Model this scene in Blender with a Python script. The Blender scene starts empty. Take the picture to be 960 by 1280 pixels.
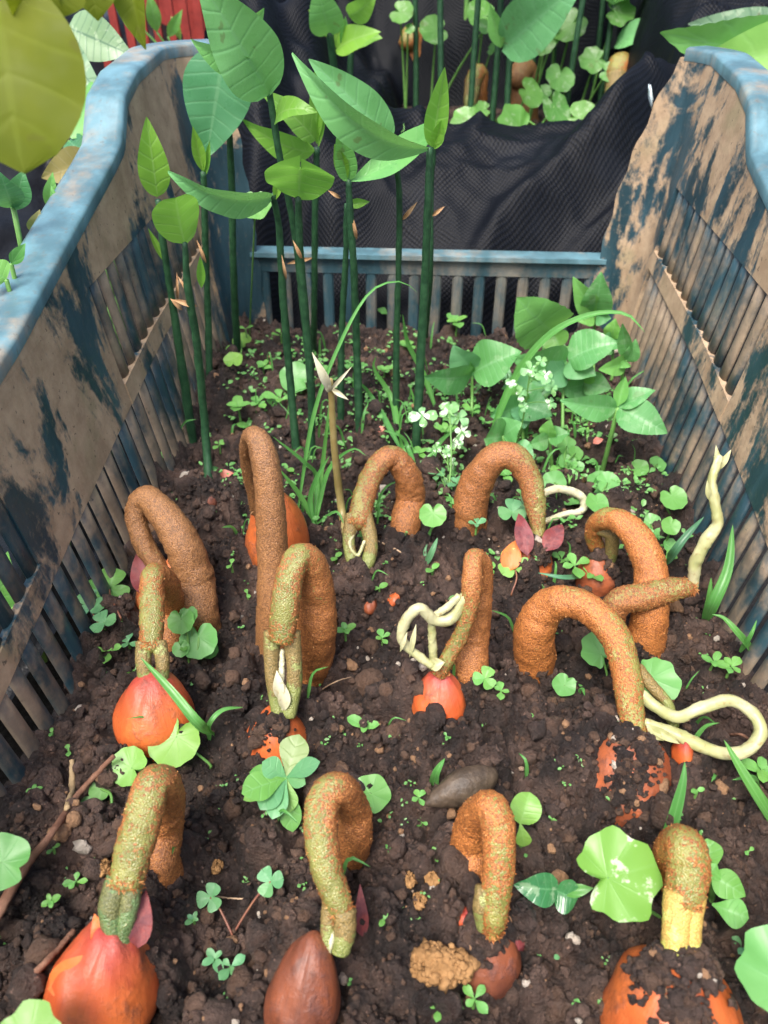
import bpy, math, random
import numpy as np

# ------------------------------------------------------------------ camera, sky, sun, exposure
scn = bpy.context.scene
S = 0.01                                   # the scene is written in centimetres, built in metres
PITCH, YAW, FPX = math.radians(39), math.radians(3.2), 960.0
CAM = np.array([0.0, 0.0, 29.0])
cd = bpy.data.cameras.new('camera')
cam = bpy.data.objects.new('camera', cd)
scn.collection.objects.link(cam)
cam.location = tuple(CAM * S)
cam.rotation_euler = (math.pi / 2 - PITCH, 0, YAW)
cd.sensor_width = 36.0
cd.lens = 27.0
cd.clip_start = 0.01
cd.clip_end = 100.0
cd.dof.use_dof = True
cd.dof.focus_distance = 0.36
cd.dof.aperture_fstop = 15.0
scn.camera = cam

SUN_EL, SUN_AZ = math.radians(62), math.radians(205)     # azimuth clockwise from +Y
world = bpy.data.worlds.new('World')
scn.world = world
world.use_nodes = True
wn = world.node_tree
bg = wn.nodes['Background']
sky = wn.nodes.new('ShaderNodeTexSky')
sky.sky_type = 'NISHITA'
sky.sun_disc = False
sky.sun_elevation = SUN_EL
sky.sun_rotation = SUN_AZ
sky.air_density = 1.0
sky.dust_density = 5.0
sky.ozone_density = 1.0
wn.links.new(sky.outputs[0], bg.inputs[0])
bg.inputs[1].default_value = 0.10
sl = bpy.data.lights.new('sun', 'SUN')
sl.energy = 1.5
sl.angle = math.radians(28)
sl.color = (1.0, 0.975, 0.94)
sun = bpy.data.objects.new('sun', sl)
scn.collection.objects.link(sun)
sun.rotation_euler = (math.pi / 2 - SUN_EL, 0, math.pi - SUN_AZ)
scn.cycles.max_bounces = 6
scn.cycles.diffuse_bounces = 3
scn.cycles.glossy_bounces = 2
scn.cycles.transmission_bounces = 4
scn.cycles.caustics_reflective = False
scn.cycles.caustics_refractive = False
scn.view_settings.view_transform = 'Standard'
scn.view_settings.look = 'None'
scn.view_settings.exposure = 1.75
scn.view_settings.gamma = 1.0
scn.view_settings.use_curve_mapping = False

rng = np.random.default_rng(7)
random.seed(7)

# ------------------------------------------------------------------ place finding (where a thing of the photo stands)
_f = np.array([0, math.cos(PITCH), -math.sin(PITCH)])
_u = np.array([0, math.sin(PITCH), math.cos(PITCH)])
_c, _s = math.cos(YAW), math.sin(YAW)
_R = np.array([[_c, -_s, 0], [_s, _c, 0], [0, 0, 1]])
_f, _u, _r = _R @ _f, _R @ _u, _R @ np.array([1.0, 0, 0])


def ray(x, y):
    return _f + (x - 480) / FPX * _r - (y - 640) / FPX * _u


def G(x, y, z=0.0):
    d = ray(x, y)
    return CAM + d * ((z - CAM[2]) / d[2])


def PY(x, y, Y):
    d = ray(x, y)
    return CAM + d * (Y / d[1])


def depth(p):
    return float((np.asarray(p) - CAM) @ _f)


def onsoil(x, y, dz=0.0):
    p = G(x, y, 0)
    for _ in range(6):
        p = G(x, y, float(H(p[0], p[1])) + dz)
    return p


# ------------------------------------------------------------------ numeric noise
def _hash(ix, iy, seed):
    h = (ix.astype(np.int64) * 374761393 + iy.astype(np.int64) * 668265263 + seed * 974711) & 0x7fffffff
    h = ((h ^ (h >> 13)) * 1274126177) & 0x7fffffff
    return ((h ^ (h >> 16)) & 0xffff) / 65535.0


def vnoise(x, y, seed=0):
    x = np.asarray(x, float); y = np.asarray(y, float)
    ix, iy = np.floor(x), np.floor(y)
    fx, fy = x - ix, y - iy
    fx = fx * fx * (3 - 2 * fx); fy = fy * fy * (3 - 2 * fy)
    a = _hash(ix, iy, seed); b = _hash(ix + 1, iy, seed)
    c = _hash(ix, iy + 1, seed); d = _hash(ix + 1, iy + 1, seed)
    return (a * (1 - fx) + b * fx) * (1 - fy) + (c * (1 - fx) + d * fx) * fy


def fbm(x, y, seed=0, octs=4):
    t, a, s = 0, 0.5, 0
    for o in range(octs):
        t = t + a * vnoise(x * 2 ** o, y * 2 ** o, seed + o * 17); s += a; a *= 0.5
    return t / s


def lumps(x, y, cell, seed):
    """rounded clods: union of half spheres of jittered radius"""
    x = np.asarray(x, float) / cell; y = np.asarray(y, float) / cell
    ix, iy = np.floor(x), np.floor(y)
    best = np.zeros(np.broadcast(x, y).shape)
    for dx in (-1, 0, 1):
        for dy in (-1, 0, 1):
            cx = ix + dx + 0.1 + 0.8 * _hash(ix + dx, iy + dy, seed)
            cy = iy + dy + 0.1 + 0.8 * _hash(ix + dx, iy + dy, seed + 5)
            r = 0.35 + 0.45 * _hash(ix + dx, iy + dy, seed + 9)
            q = r * r - (x - cx) ** 2 - (y - cy) ** 2
            best = np.maximum(best, np.sqrt(np.maximum(q, 0)))
    return best * cell


MOUNDS = []          # (x, y, height, sigma)


def H(x, y):
    x = np.asarray(x, float); y = np.asarray(y, float)
    wx = x + 0.5 * (vnoise(x * 1.3, y * 1.3, 40) - .5); wy = y + 0.5 * (vnoise(x * 1.3, y * 1.3, 41) - .5)
    h = 1.9 * (fbm(x / 6.0, y / 6.0, 1, 3) - 0.5)
    m = fbm(x / 3.2, y / 3.2, 21, 2)
    h = h + lumps(wx, wy, 2.3, 3) * 0.8 * np.clip(m * 2.4 - 0.5, 0, 1.4)
    m2 = np.clip(fbm(x / 1.9, y / 1.9, 31, 2) * 2.6 - .6, .15, 1.2)
    h = h + lumps(wx, wy, 1.05, 4) * 1.15 * m2 + lumps(wx, wy, 0.55, 5) * 1.05 * m2 + lumps(x, y, 0.27, 6) * 0.75 + 0.14 * (vnoise(x * 9, y * 9, 7) - .5) + .08 * (vnoise(x * 17, y * 17, 8) - .5)
    for (mx, my, a, s) in MOUNDS:
        h = h + a * np.exp(-((x - mx) ** 2 + (y - my) ** 2) / (2 * s * s))
    return h - 1.15


# ------------------------------------------------------------------ mesh helpers
COL = scn.collection


def link(o, parent=None):
    COL.objects.link(o)
    if parent is not None:
        o.parent = parent
    return o


def mesh(name, v, f, mat, uvw=None, smooth=True, base=(0, 0, 0)):
    v = (np.asarray(v, float) - np.asarray(base, float)) * S
    me = bpy.data.meshes.new(name)
    if isinstance(f, np.ndarray) and f.ndim == 2:
        n, k = f.shape
        me.vertices.add(len(v)); me.vertices.foreach_set('co', v.astype(np.float32).ravel())
        me.loops.add(n * k); me.loops.foreach_set('vertex_index', f.astype(np.int32).ravel())
        me.polygons.add(n)
        me.polygons.foreach_set('loop_start', np.arange(0, n * k, k, dtype=np.int32))
        me.update(calc_edges=True)
    else:
        me.from_pydata([tuple(p) for p in v], [], [tuple(q) for q in f])
        me.update()
    if smooth:
        me.polygons.foreach_set('use_smooth', np.ones(len(me.polygons), dtype=bool))
    if uvw is not None:
        at = me.attributes.new('uvw', 'FLOAT_VECTOR', 'POINT')
        at.data.foreach_set('vector', np.asarray(uvw, np.float32).ravel())
    if mat is not None:
        me.materials.append(MAT[mat])
    return me


def tag(o, label=None, cat=None, group=None, kind=None):
    if label: o['label'] = label
    if cat: o['category'] = cat
    if group: o['group'] = group
    if kind: o['kind'] = kind
    return o


def thing(name, base, label, cat, group=None):
    o = bpy.data.objects.new(name, None)
    o.empty_display_size = 0.01
    o.location = tuple(np.asarray(base, float) * S)
    COL.objects.link(o)
    o['_b'] = [float(q) for q in base]
    return tag(o, label, cat, group)


def part(name, geo, mat, parent, smooth=True, label=None):
    top = parent
    while '_b' not in top: top = top.parent
    v, f, uvw = geo
    o = bpy.data.objects.new(name, mesh(name, v, f, mat, uvw, smooth, top['_b']))
    link(o, parent)
    if label: o['label'] = label
    return o


def single(name, geo, mat, base, label=None, cat=None, group=None, kind=None, smooth=True):
    v, f, uvw = geo
    o = bpy.data.objects.new(name, mesh(name, v, f, mat, uvw, smooth, base))
    o.location = tuple(np.asarray(base, float) * S)
    link(o)
    return tag(o, label, cat, group, kind)


def grid_faces(nu, nv, wrap=False, off=0):
    """nu rows, nv columns; wrap closes the columns"""
    i = np.arange(nu - 1)[:, None]; j = np.arange(nv if wrap else nv - 1)[None, :]
    a = i * nv + j; b = i * nv + (j + 1) % nv
    return np.stack([a, b, b + nv, a + nv], -1).reshape(-1, 4) + off


def merge(geos):
    V, F, U, o = [], [], [], 0
    for v, f, u in geos:
        V.append(np.asarray(v, float))
        F += [tuple(int(i) + o for i in q) for q in f]
        U.append(np.zeros((len(v), 3)) if u is None else np.asarray(u, float)); o += len(v)
    return np.vstack(V), F, np.vstack(U)


def unit(a):
    a = np.asarray(a, float); n = np.linalg.norm(a)
    return a / n if n > 1e-9 else a


def spline(pts, n):
    """Catmull-Rom through pts (any columns), n samples evenly spread in length"""
    P = np.asarray(pts, float)
    if len(P) == 2: P = np.vstack([P[0], P.mean(0), P[1]])
    Q = np.vstack([2 * P[0] - P[1], P, 2 * P[-1] - P[-2]])
    out = []
    for i in range(1, len(Q) - 2):
        p0, p1, p2, p3 = Q[i - 1:i + 3]
        t = np.linspace(0, 1, 24, endpoint=False)[:, None]
        out.append(0.5 * (2 * p1 + (p2 - p0) * t + (2 * p0 - 5 * p1 + 4 * p2 - p3) * t ** 2 + (3 * p1 - p0 - 3 * p2 + p3) * t ** 3))
    D = np.vstack(out + [Q[-2][None]])
    L = np.r_[0, np.cumsum(np.linalg.norm(np.diff(D[:, :3], axis=0), axis=1))]
    s = np.linspace(0, L[-1], n)
    return np.stack([np.interp(s, L, D[:, k]) for k in range(D.shape[1])], 1)


def tube(pts, rad=None, n=30, seg=12, jit=0.0, flat=1.0, seed=0, cap=True, lump=0.0, up0=None):
    """pts: list of (x,y,z[,r]); returns geometry with uvw = (angle 0..1, along 0..1, outer side)"""
    P = np.asarray(pts, float)
    if P.shape[1] == 3:
        r = np.interp(np.linspace(0, 1, len(P)), np.linspace(0, 1, len(np.atleast_1d(rad))), np.atleast_1d(rad))
        P = np.c_[P, r]
    P = spline(P, n)
    C, R = P[:, :3], np.maximum(P[:, 3], 0.004)
    T = np.gradient(C, axis=0); T /= np.linalg.norm(T, axis=1)[:, None] + 1e-12
    N = np.zeros_like(T)
    a = np.array(up0 if up0 is not None else [0.3, 0.2, 1.0], float); a = a - T[0] * (a @ T[0])
    if np.linalg.norm(a) < 1e-3: a = np.array([1.0, 0, 0]) - T[0] * T[0][0]
    N[0] = unit(a)
    for i in range(1, n):
        N[i] = unit(N[i - 1] - T[i] * (N[i - 1] @ T[i]))
    B = np.cross(T, N)
    th = np.linspace(0, 2 * np.pi, seg, endpoint=False)
    g = np.random.default_rng(seed + 11)
    rr = R[:, None] * np.ones((1, seg))
    if lump:
        s = np.arange(n)[:, None] * 0.35
        rr = rr * (1 + lump * (vnoise(s, th[None] * 1.6 + 3.1 * seed, seed) + vnoise(s, (2 * np.pi - th[None]) * 1.6, seed + 3) - 1))
    if jit: rr = rr + g.normal(0, jit, rr.shape)
    D = np.cos(th)[None, :, None] * N[:, None] + flat * np.sin(th)[None, :, None] * B[:, None]
    V = C[:, None] + D * rr[..., None]
    cen = C.mean(0)
    o = C - cen; o /= np.linalg.norm(o, axis=1)[:, None] + 1e-9
    outer = (D * o[:, None]).sum(-1)
    U = np.stack([np.broadcast_to(th / (2 * np.pi), rr.shape), np.broadcast_to(np.linspace(0, 1, n)[:, None], rr.shape), outer], -1)
    V, U = V.reshape(-1, 3), U.reshape(-1, 3)
    F = [tuple(q) for q in grid_faces(n, seg, True)]
    if cap:
        V = np.vstack([V, C[0] - T[0] * R[0] * .45, C[-1] + T[-1] * R[-1] * .45]); U = np.vstack([U, [0, 0, 0], [0, 1, 0]])
        k = n * seg
        for j in range(seg):
            F.append((k, (j + 1) % seg, j)); F.append((k + 1, k - seg + j, k - seg + (j + 1) % seg))
    return V, F, U


def wprof(kind, t):
    if kind == 'ovate': return np.sin(np.pi * t ** 0.75) ** 0.85 * (1 - 0.25 * t)
    if kind == 'ovate2': return np.sin(np.pi * t ** 1.25) ** 0.62
    if kind == 'obovate': return np.sin(np.pi * np.clip(t, 0, 1) ** 1.7) ** 0.8 * 0.97 + 0.05 * (1 - t)
    if kind == 'lance': return np.sin(np.pi * t ** 0.9) ** 1.05
    if kind == 'round': return np.sqrt(np.maximum(1 - (2 * t - 1) ** 2, 0))
    if kind == 'heart': return np.where(t < .72, np.sin(np.pi / 2 * (t / .72) ** 0.85), np.sqrt(np.maximum(1 - ((t - .72) / .28) ** 2, 0)))
    if kind == 'cordate': return np.where(t < .3, np.sqrt(np.maximum(1 - ((.3 - t) / .3) ** 2, 0)), np.cos(np.pi / 2 * ((t - .3) / .7) ** 1.3) ** 0.9)
    return np.sin(np.pi * t)


def leaf(base, tip, width, normal=(0, 0, 1), kind='ovate', fold=0.25, droop=0.12, wave=0.03, nl=14, nw=8, notch=0.0, serr=0.0, seed=0, curl=0.0, teeth=9):
    """a leaf blade with a midrib fold, a bend along its length and a wavy margin"""
    base, tip = np.asarray(base, float), np.asarray(tip, float)
    d = tip - base; L = np.linalg.norm(d); d = d / L
    n = np.asarray(normal, float); n = unit(n - d * (n @ d))
    s = np.cross(d, n)
    t = np.linspace(0, 1, nl)[:, None]; u = np.linspace(-1, 1, nw + 1)[None, :]
    w = wprof(kind, t) * width / 2 + 0.012 * width
    if serr: w = w * (1 + serr * (np.abs(((t * teeth) % 1.0) - 0.5) * 2 - 0.5))
    ph = seed * 1.7
    al = t * L * (1 - notch * (1 - np.abs(u)) ** 1.3 * t ** 5)
    side = u * w * math.cos(fold * 0.6)
    hgt = np.abs(u) * w * math.sin(fold) - curl * (u * w) ** 2 / max(width, .01) + droop * L * 4 * t * (1 - t) \
        + wave * width * np.sin(t * 7 + ph + np.sign(u) * 1.3) * np.abs(u) + wave * .5 * width * np.sin(t * 17 + ph) * np.abs(u) ** 2
    V = base + al[..., None] * d + side[..., None] * s + hgt[..., None] * n
    U = np.stack([np.broadcast_to(u, al.shape), np.broadcast_to(t, al.shape), np.full(al.shape, w.max() / max(L, .01))], -1)
    return V.reshape(-1, 3), [tuple(q) for q in grid_faces(nl, nw + 1)], U.reshape(-1, 3)


def disc_leaf(att, axis, normal, R, shape='kidney', cup=0.15, seed=0, ns=44, nr=6, wave=0.05):
    """a leaf whose veins fan out from the stalk: kidney, or angular with teeth"""
    att = np.asarray(att, float)
    n = unit(normal); a = np.asarray(axis, float); a = unit(a - n * (a @ n)); b = np.cross(n, a)
    th = np.linspace(-np.pi, np.pi, ns)
    g = np.random.default_rng(abs(int(seed)))
    if shape == 'kidney':
        r = R * (1.0 + 0.16 * np.cos(th)) * (1 - 0.72 * np.exp(-((np.pi - np.abs(th)) / 0.33) ** 2)) * (1 + 0.025 * np.cos(th * 11))
    elif shape == 'angular':
        k = 9
        tooth = np.abs(((th + np.pi) / (2 * np.pi) * k) % 1.0 - 0.5) * 2
        r = R * (0.9 + 0.26 * np.cos(th)) * (0.93 + 0.11 * tooth ** 1.3 + 0.05 * np.cos(th * 5)) * (1 - 0.68 * np.exp(-((np.pi - np.abs(th)) / 0.4) ** 2))
    else:
        r = R * (1 + 0.04 * np.cos(th * 5 + seed)) * (1 - 0.3 * np.exp(-((np.pi - np.abs(th)) / 0.2) ** 2))
    q = np.linspace(0, 1, nr)[:, None]
    rr = q * r[None]
    h = cup * R * q ** 2 + wave * R * q ** 2 * np.sin(th[None] * 3 + seed) + wave * .6 * R * q ** 2 * np.sin(th[None] * 7 + 2 * seed)
    V = att + (rr * np.cos(th))[..., None] * a + (rr * np.sin(th))[..., None] * b + h[..., None] * n
    U = np.stack([np.broadcast_to(th, rr.shape), np.broadcast_to(q, rr.shape), np.ones(rr.shape)], -1)
    return V.reshape(-1, 3), [tuple(f) for f in grid_faces(nr, ns)], U.reshape(-1, 3)


def blob(center, rad, axis=(0, 0, 1), seed=0, rough=0.06, nu=22, nv=28, point=0.0, freq=2.2):
    """closed lumpy ellipsoid; rad = (across, across, along); point > 0 draws the far end to a tip"""
    ax = unit(axis); e = np.array([1.0, 0, 0]) if abs(ax[0]) < .8 else np.array([0, 1.0, 0])
    x = unit(np.cross(e, ax)); y = np.cross(ax, x)
    ph = np.linspace(0.02, np.pi - 0.02, nu)[:, None]; th = np.linspace(0, 2 * np.pi, nv, endpoint=False)[None]
    s = np.sin(ph); c = -np.cos(ph)
    s = s * (1 - point * np.clip(c, 0, 1) ** 1.2)
    d = np.stack([s * np.cos(th), s * np.sin(th), c * np.ones_like(th)], -1)
    k = 1 + rough * 2 * (fbm(d[..., 0] * freq + d[..., 2] * 1.7 + seed * 3.3, d[..., 1] * freq + d[..., 2] * 2.1 + seed, seed, 4) - .5)
    V = np.asarray(center, float) + (d[..., :1] * rad[0] * x + d[..., 1:2] * rad[1] * y + d[..., 2:] * rad[2] * ax) * k[..., None]
    U = np.stack([np.broadcast_to(th / 6.283, k.shape), np.broadcast_to(ph / np.pi, k.shape), k], -1)
    F = [tuple(q) for q in grid_faces(nu, nv, True)]
    F.append(tuple(range(nv))[::-1]); F.append(tuple(range((nu - 1) * nv, nu * nv)))
    return V.reshape(-1, 3), F, U.reshape(-1, 3)


def box_on(fn, u0, u1, v0, v1, w0, w1, nu=1, nv=1):
    """a slab in the (u, v, w) space of a curved wall, mapped by fn(u, v, w)"""
    us = np.linspace(u0, u1, nu + 1); vs = np.linspace(v0, v1, nv + 1)
    A = np.array([[fn(u, v, w0) for v in vs] for u in us]).reshape(-1, 3)
    B = np.array([[fn(u, v, w1) for v in vs] for u in us]).reshape(-1, 3)
    n = len(A); f = [tuple(q) for q in grid_faces(nu + 1, nv + 1)]
    F = f + [tuple(i + n for i in q[::-1]) for q in f]
    m = nv + 1
    ring = [i * m for i in range(nu + 1)][::-1] + list(range(1, m)) + [i * m + nv for i in range(1, nu + 1)] + [nu * m + j for j in range(nv - 1, 0, -1)]
    k = len(ring)
    for i in range(k):
        a, b = ring[i], ring[(i + 1) % k]
        F.append((b, a, a + n, b + n))
    return np.vstack([A, B]), F, None

# ------------------------------------------------------------------ materials
MAT = {}


class NT:
    def __init__(s, name):
        m = bpy.data.materials.new(name); m.use_nodes = True
        s.m = m; s.t = m.node_tree; s.p = s.t.nodes['Principled BSDF']; s.out = s.t.nodes['Material Output']
        MAT[name] = m

    def n(s, typ, **kw):
        x = s.t.nodes.new('ShaderNode' + typ)
        for k, v in kw.items(): setattr(x, k, v)
        return x

    def l(s, a, b): s.t.links.new(a, b)

    def set(s, sock, v):
        if hasattr(v, 'is_output'): s.l(v, sock)
        elif isinstance(v, (tuple, list)) and len(v) == 3 and sock.type == 'RGBA': sock.default_value = (*v, 1)
        else: sock.default_value = v

    def coord(s, scale=(1, 1, 1), loc=(0, 0, 0), which='Object'):
        c = s.n('TexCoord'); mp = s.n('Mapping')
        mp.inputs['Scale'].default_value = scale; mp.inputs['Location'].default_value = loc
        s.l(c.outputs[which], mp.inputs[0]); return mp.outputs[0]

    def noise(s, vec, scale, detail=4, rough=0.55, dist=0.0):
        x = s.n('TexNoise'); s.l(vec, x.inputs['Vector'])
        x.inputs['Scale'].default_value = scale; x.inputs['Detail'].default_value = detail
        x.inputs['Roughness'].default_value = rough; x.inputs['Distortion'].default_value = dist
        return x.outputs[0]

    def vor(s, vec, scale, feature='F1', out='Distance'):
        x = s.n('TexVoronoi'); x.feature = feature; s.l(vec, x.inputs['Vector']); x.inputs['Scale'].default_value = scale
        return x.outputs[out]

    def ramp(s, fac, a, b, va=0.0, vb=1.0):
        x = s.n('MapRange'); x.interpolation_type = 'SMOOTHSTEP'
        s.l(fac, x.inputs[0]); x.inputs[1].default_value = a; x.inputs[2].default_value = b
        x.inputs[3].default_value = va; x.inputs[4].default_value = vb
        return x.outputs[0]

    def math(s, op, a, b=0.0, c=0.0):
        x = s.n('Math', operation=op)
        for i, v in enumerate((a, b, c)):
            s.set(x.inputs[i], v)
        return x.outputs[0]

    def mix(s, fac, a, b, blend='MIX'):
        x = s.n('Mix', data_type='RGBA', blend_type=blend)
        s.set(x.inputs[0], fac); s.set(x.inputs[6], a); s.set(x.inputs[7], b)
        return x.outputs[2]

    def bump(s, h, strength, dist):
        x = s.n('Bump'); s.set(x.inputs['Height'], h); x.inputs['Strength'].default_value = strength; x.inputs['Distance'].default_value = dist
        s.l(x.outputs[0], s.p.inputs['Normal']); return x.outputs[0]

    def attr(s, name='uvw'):
        x = s.n('Attribute', attribute_name=name); sp = s.n('SeparateXYZ'); s.l(x.outputs['Vector'], sp.inputs[0])
        return sp.outputs

    def fin(s, col, rough=0.5, spec=0.5):
        s.set(s.p.inputs['Base Color'], col); s.set(s.p.inputs['Roughness'], rough); s.set(s.p.inputs['Specular IOR Level'], spec)
        return s


def mat_soil(name, dark, light, isl=False):
    k = NT(name); v = k.coord()
    a = k.noise(v, 45, 6, 0.65); b = k.noise(v, 420, 4, 0.6); c = k.noise(v, 14, 3)
    col = k.mix(k.ramp(a, .35, .7), dark, light)
    col = k.mix(k.ramp(c, .4, .7), col, tuple(q * .72 for q in dark))
    col = k.mix(k.ramp(b, .62, .75, 0, .75), col, tuple(min(1, q * 2.4) for q in light))
    if isl:
        g = k.n('NewGeometry'); r = g.outputs['Random Per Island']
        col = k.mix(k.ramp(r, .55, 1.0, 0, .8), col, (.125, .07, .043))
        col = k.mix(k.ramp(r, .968, .97), col, (.34, .19, .10))
        col = k.mix(k.ramp(r, .99, .992), col, (.55, .48, .40))
    k.fin(col, k.ramp(k.noise(v, 160, 3), .3, .7, .32, .85), .5)
    k.bump(k.math('ADD', b, k.math('MULTIPLY', k.noise(v, 1100, 4, .7), .8)), 1.0, .0026)


mat_soil('soil', (.015, .0088, .007), (.118, .072, .054))
mat_soil('crumb', (.021, .0125, .0098), (.150, .093, .070), True)
mat_soil('ground', (.012, .009, .007), (.03, .021, .015))


def mat_crate(name, mud, plastic=(.013, .036, .047), lo=.422, hi=.482):
    k = NT(name)
    st = k.coord((1, 1, .22)); v = k.coord()
    big = k.noise(k.coord((1, 1, .6)), 15, 5, .6, .8); strk = k.noise(k.coord((1, 1, .3)), 70, 5, .65, .5); fine = k.noise(v, 260, 5, .65)
    m = k.math('ADD', k.math('MULTIPLY', big, .70), k.math('MULTIPLY', strk, .20))
    m = k.math('ADD', m, k.math('MULTIPLY', fine, .10))
    mask = k.ramp(m, lo, hi)
    mask = k.math('MULTIPLY', mask, mud)
    mudc = k.mix(k.ramp(k.noise(v, 60, 5, .7), .3, .75), (.27, .183, .110), (.43, .31, .195))
    mudc = k.mix(k.ramp(k.noise(v, 24, 3), .58, .72, 0, .55), mudc, (.22, .19, .10))
    mudc = k.mix(k.ramp(fine, .62, .7, 0, .8), mudc, (.05, .04, .03))
    pl = k.mix(k.ramp(k.noise(st, 55, 4), .35, .75), plastic, tuple(q * 1.9 + .008 for q in plastic))
    pl = k.mix(k.ramp(fine, .56, .72, 0, .55), pl, (.10, .10, .085))
    col = k.mix(mask, pl, mudc)
    k.fin(col, k.mix(mask, (.38,) * 3, (.85,) * 3), .45)
    k.bump(k.math('ADD', k.math('MULTIPLY', mask, .6), k.math('MULTIPLY', fine, .5)), .15 if name == 'crate_rim' else .45, .0010)


mat_crate('crate', 1.0)
mat_crate('crate_post', 1.0, lo=.475, hi=.54)
mat_crate('crate_slat', .68, lo=.41, hi=.55)
mat_crate('crate_rim', .55, (.055, .115, .137), .48, .64)  # lighter than the walls: weathered plastic, with sky sheen put into the colour
mat_crate('crate_back', .38, (.016, .042, .054), .46, .62)


def mat_leaf(name, a, b, vein, rough=.42, trans=.32, nv=7, polar=False, mottle=0.0, veinf=.35, bump=.25, mcol=(.62, .72, .5), dirt=0.0, tcol=None, spots=0.0):
    k = NT(name); v = k.coord(); U = k.attr()
    oi = k.n('ObjectInfo').outputs['Random']
    col = k.mix(k.ramp(k.noise(v, 55, 4), .3, .7), a, b)
    col = k.mix(k.math('MULTIPLY', oi, .55), col, tuple(q * .62 for q in a))
    o2 = k.math('FRACT', k.math('MULTIPLY', oi, 7.31))
    col = k.mix(k.math('MULTIPLY', o2, .35), col, (min(1, a[0] * 1.5 + .01), a[1] * 1.12, a[2] * .6))
    if polar:
        w = k.math('POWER', k.math('ABSOLUTE', k.math('COSINE', k.math('MULTIPLY', U[0], nv / 2.0))), 60.0)
        side = k.math('MULTIPLY', w, k.ramp(U[1], .0, .9, 1.0, .35))
        vm = side
    else:
        au = k.math('ABSOLUTE', U[0])
        ph = k.math('SUBTRACT', k.math('MULTIPLY_ADD', U[1], nv * 2 * math.pi, k.math('MULTIPLY', k.noise(v, 40, 2), 5.0)), k.math('MULTIPLY', k.math('POWER', au, .85), 5.0))
        side = k.math('POWER', k.math('MULTIPLY_ADD', k.math('SINE', ph), .5, .5), 14.0)
        vm = k.math('MAXIMUM', k.math('MULTIPLY', side, .55), k.ramp(au, .02, .085, 1.0, 0.0))
    col = k.mix(k.math('MULTIPLY', vm, veinf), col, vein)
    if mottle:
        mm = k.ramp(k.math('ADD', k.math('MULTIPLY', k.noise(v, 130, 5, .62), .75), k.math('MULTIPLY', k.noise(v, 40, 2), .25)), .54, .6)
        col = k.mix(k.math('MULTIPLY', mm, mottle), col, mcol)
    if spots:
        sp = k.ramp(k.noise(v, 90, 3, .5), .66, .7); col = k.mix(k.math('MULTIPLY', sp, spots), col, (.12, .07, .03))
    if dirt:
        col = k.mix(k.ramp(k.noise(v, 210, 4, .6), .6, .72, 0, dirt), col, (.10, .065, .04))
    k.fin(col, k.ramp(k.noise(v, 90, 3), .3, .7, rough - .08, rough + .1), .5)
    bm = k.bump(k.math('ADD', k.math('MULTIPLY', side, -.6), k.math('MULTIPLY', k.noise(v, 240, 3), .5)), bump, .0009)
    tr = k.n('BsdfTranslucent'); k.set(tr.inputs[0], k.mix(.55, col, tcol or (.22, .50, .07)))
    ms = k.n('MixShader'); ms.inputs[0].default_value = trans
    k.l(k.p.outputs[0], ms.inputs[1]); k.l(tr.outputs[0], ms.inputs[2]); k.l(ms.outputs[0], k.out.inputs[0])


mat_leaf('leaf_sapling', (.15, .42, .12), (.20, .50, .15), (.24, .46, .20), .34, .34, 8, veinf=.22, spots=.4)
mat_leaf('leaf_young', (.17, .41, .05), (.23, .49, .07), (.30, .50, .14), .45, .45, 6, veinf=.5)
mat_leaf('leaf_gloss', (.14, .41, .16), (.19, .49, .21), (.24, .46, .26), .25, .28, 8, veinf=.2, spots=.45)
mat_leaf('leaf_deep', (.055, .22, .10), (.075, .27, .125), (.15, .33, .16), .33, .28, 8, veinf=.5)
mat_leaf('leaf_weed', (.14, .40, .09), (.20, .49, .13), (.24, .50, .22), .45, .36, 5, veinf=.3)
mat_leaf('leaf_cool', (.09, .31, .10), (.14, .40, .15), (.24, .48, .24), .38, .32, 9, veinf=.3, spots=.2, mottle=.12)
mat_leaf('leaf_lime', (.21, .46, .10), (.27, .54, .13), (.36, .60, .22), .45, .4, 5, veinf=.25)
mat_leaf('leaf_blue', (.11, .33, .15), (.16, .41, .19), (.20, .40, .2), .45, .3, 4, veinf=.2)
mat_leaf('leaf_olive', (.20, .30, .10), (.26, .36, .14), (.30, .40, .18), .45, .3, 4, veinf=.2)
mat_leaf('leaf_kidney', (.20, .46, .10), (.26, .53, .13), (.33, .60, .20), .42, .4, 9, True, veinf=.3)
mat_leaf('leaf_round', (.13, .38, .10), (.18, .46, .14), (.2, .48, .2), .42, .36, 7, True, veinf=.25)
mat_leaf('leaf_mottled', (.15, .40, .07), (.20, .46, .09), (.28, .52, .18), .42, .36, 9, True, mottle=.8, veinf=.3)
mat_leaf('leaf_darkwet', (.03, .15, .06), (.05, .21, .08), (.15, .36, .16), .2, .25, 6, mottle=.25, veinf=.4)
mat_leaf('leaf_frost', (.17, .42, .16), (.24, .50, .22), (.4, .6, .36), .5, .3, 4, mottle=.9, mcol=(.72, .80, .66), veinf=.2)
mat_leaf('leaf_silver', (.20, .36, .22), (.30, .47, .31), (.05, .13, .08), .35, .25, 9, veinf=.75, spots=.5, mottle=.3)
mat_leaf('leaf_overhang', (.13, .18, .004), (.18, .225, .006), (.26, .32, .03), .7, .55, 5, veinf=.3, spots=.25, tcol=(.34, .42, .02))
mat_leaf('leaf_spent', (.22, .20, .07), (.30, .27, .11), (.4, .35, .2), .6, .3, 6, spots=.8)
mat_leaf('leaf_carpet', (.11, .34, .08), (.20, .47, .14), (.3, .5, .2), .42, .34, 4, veinf=.2, mottle=.25)
mat_leaf('grass', (.085, .30, .07), (.13, .38, .10), (.26, .48, .2), .38, .34, 1, veinf=.35)
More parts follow.
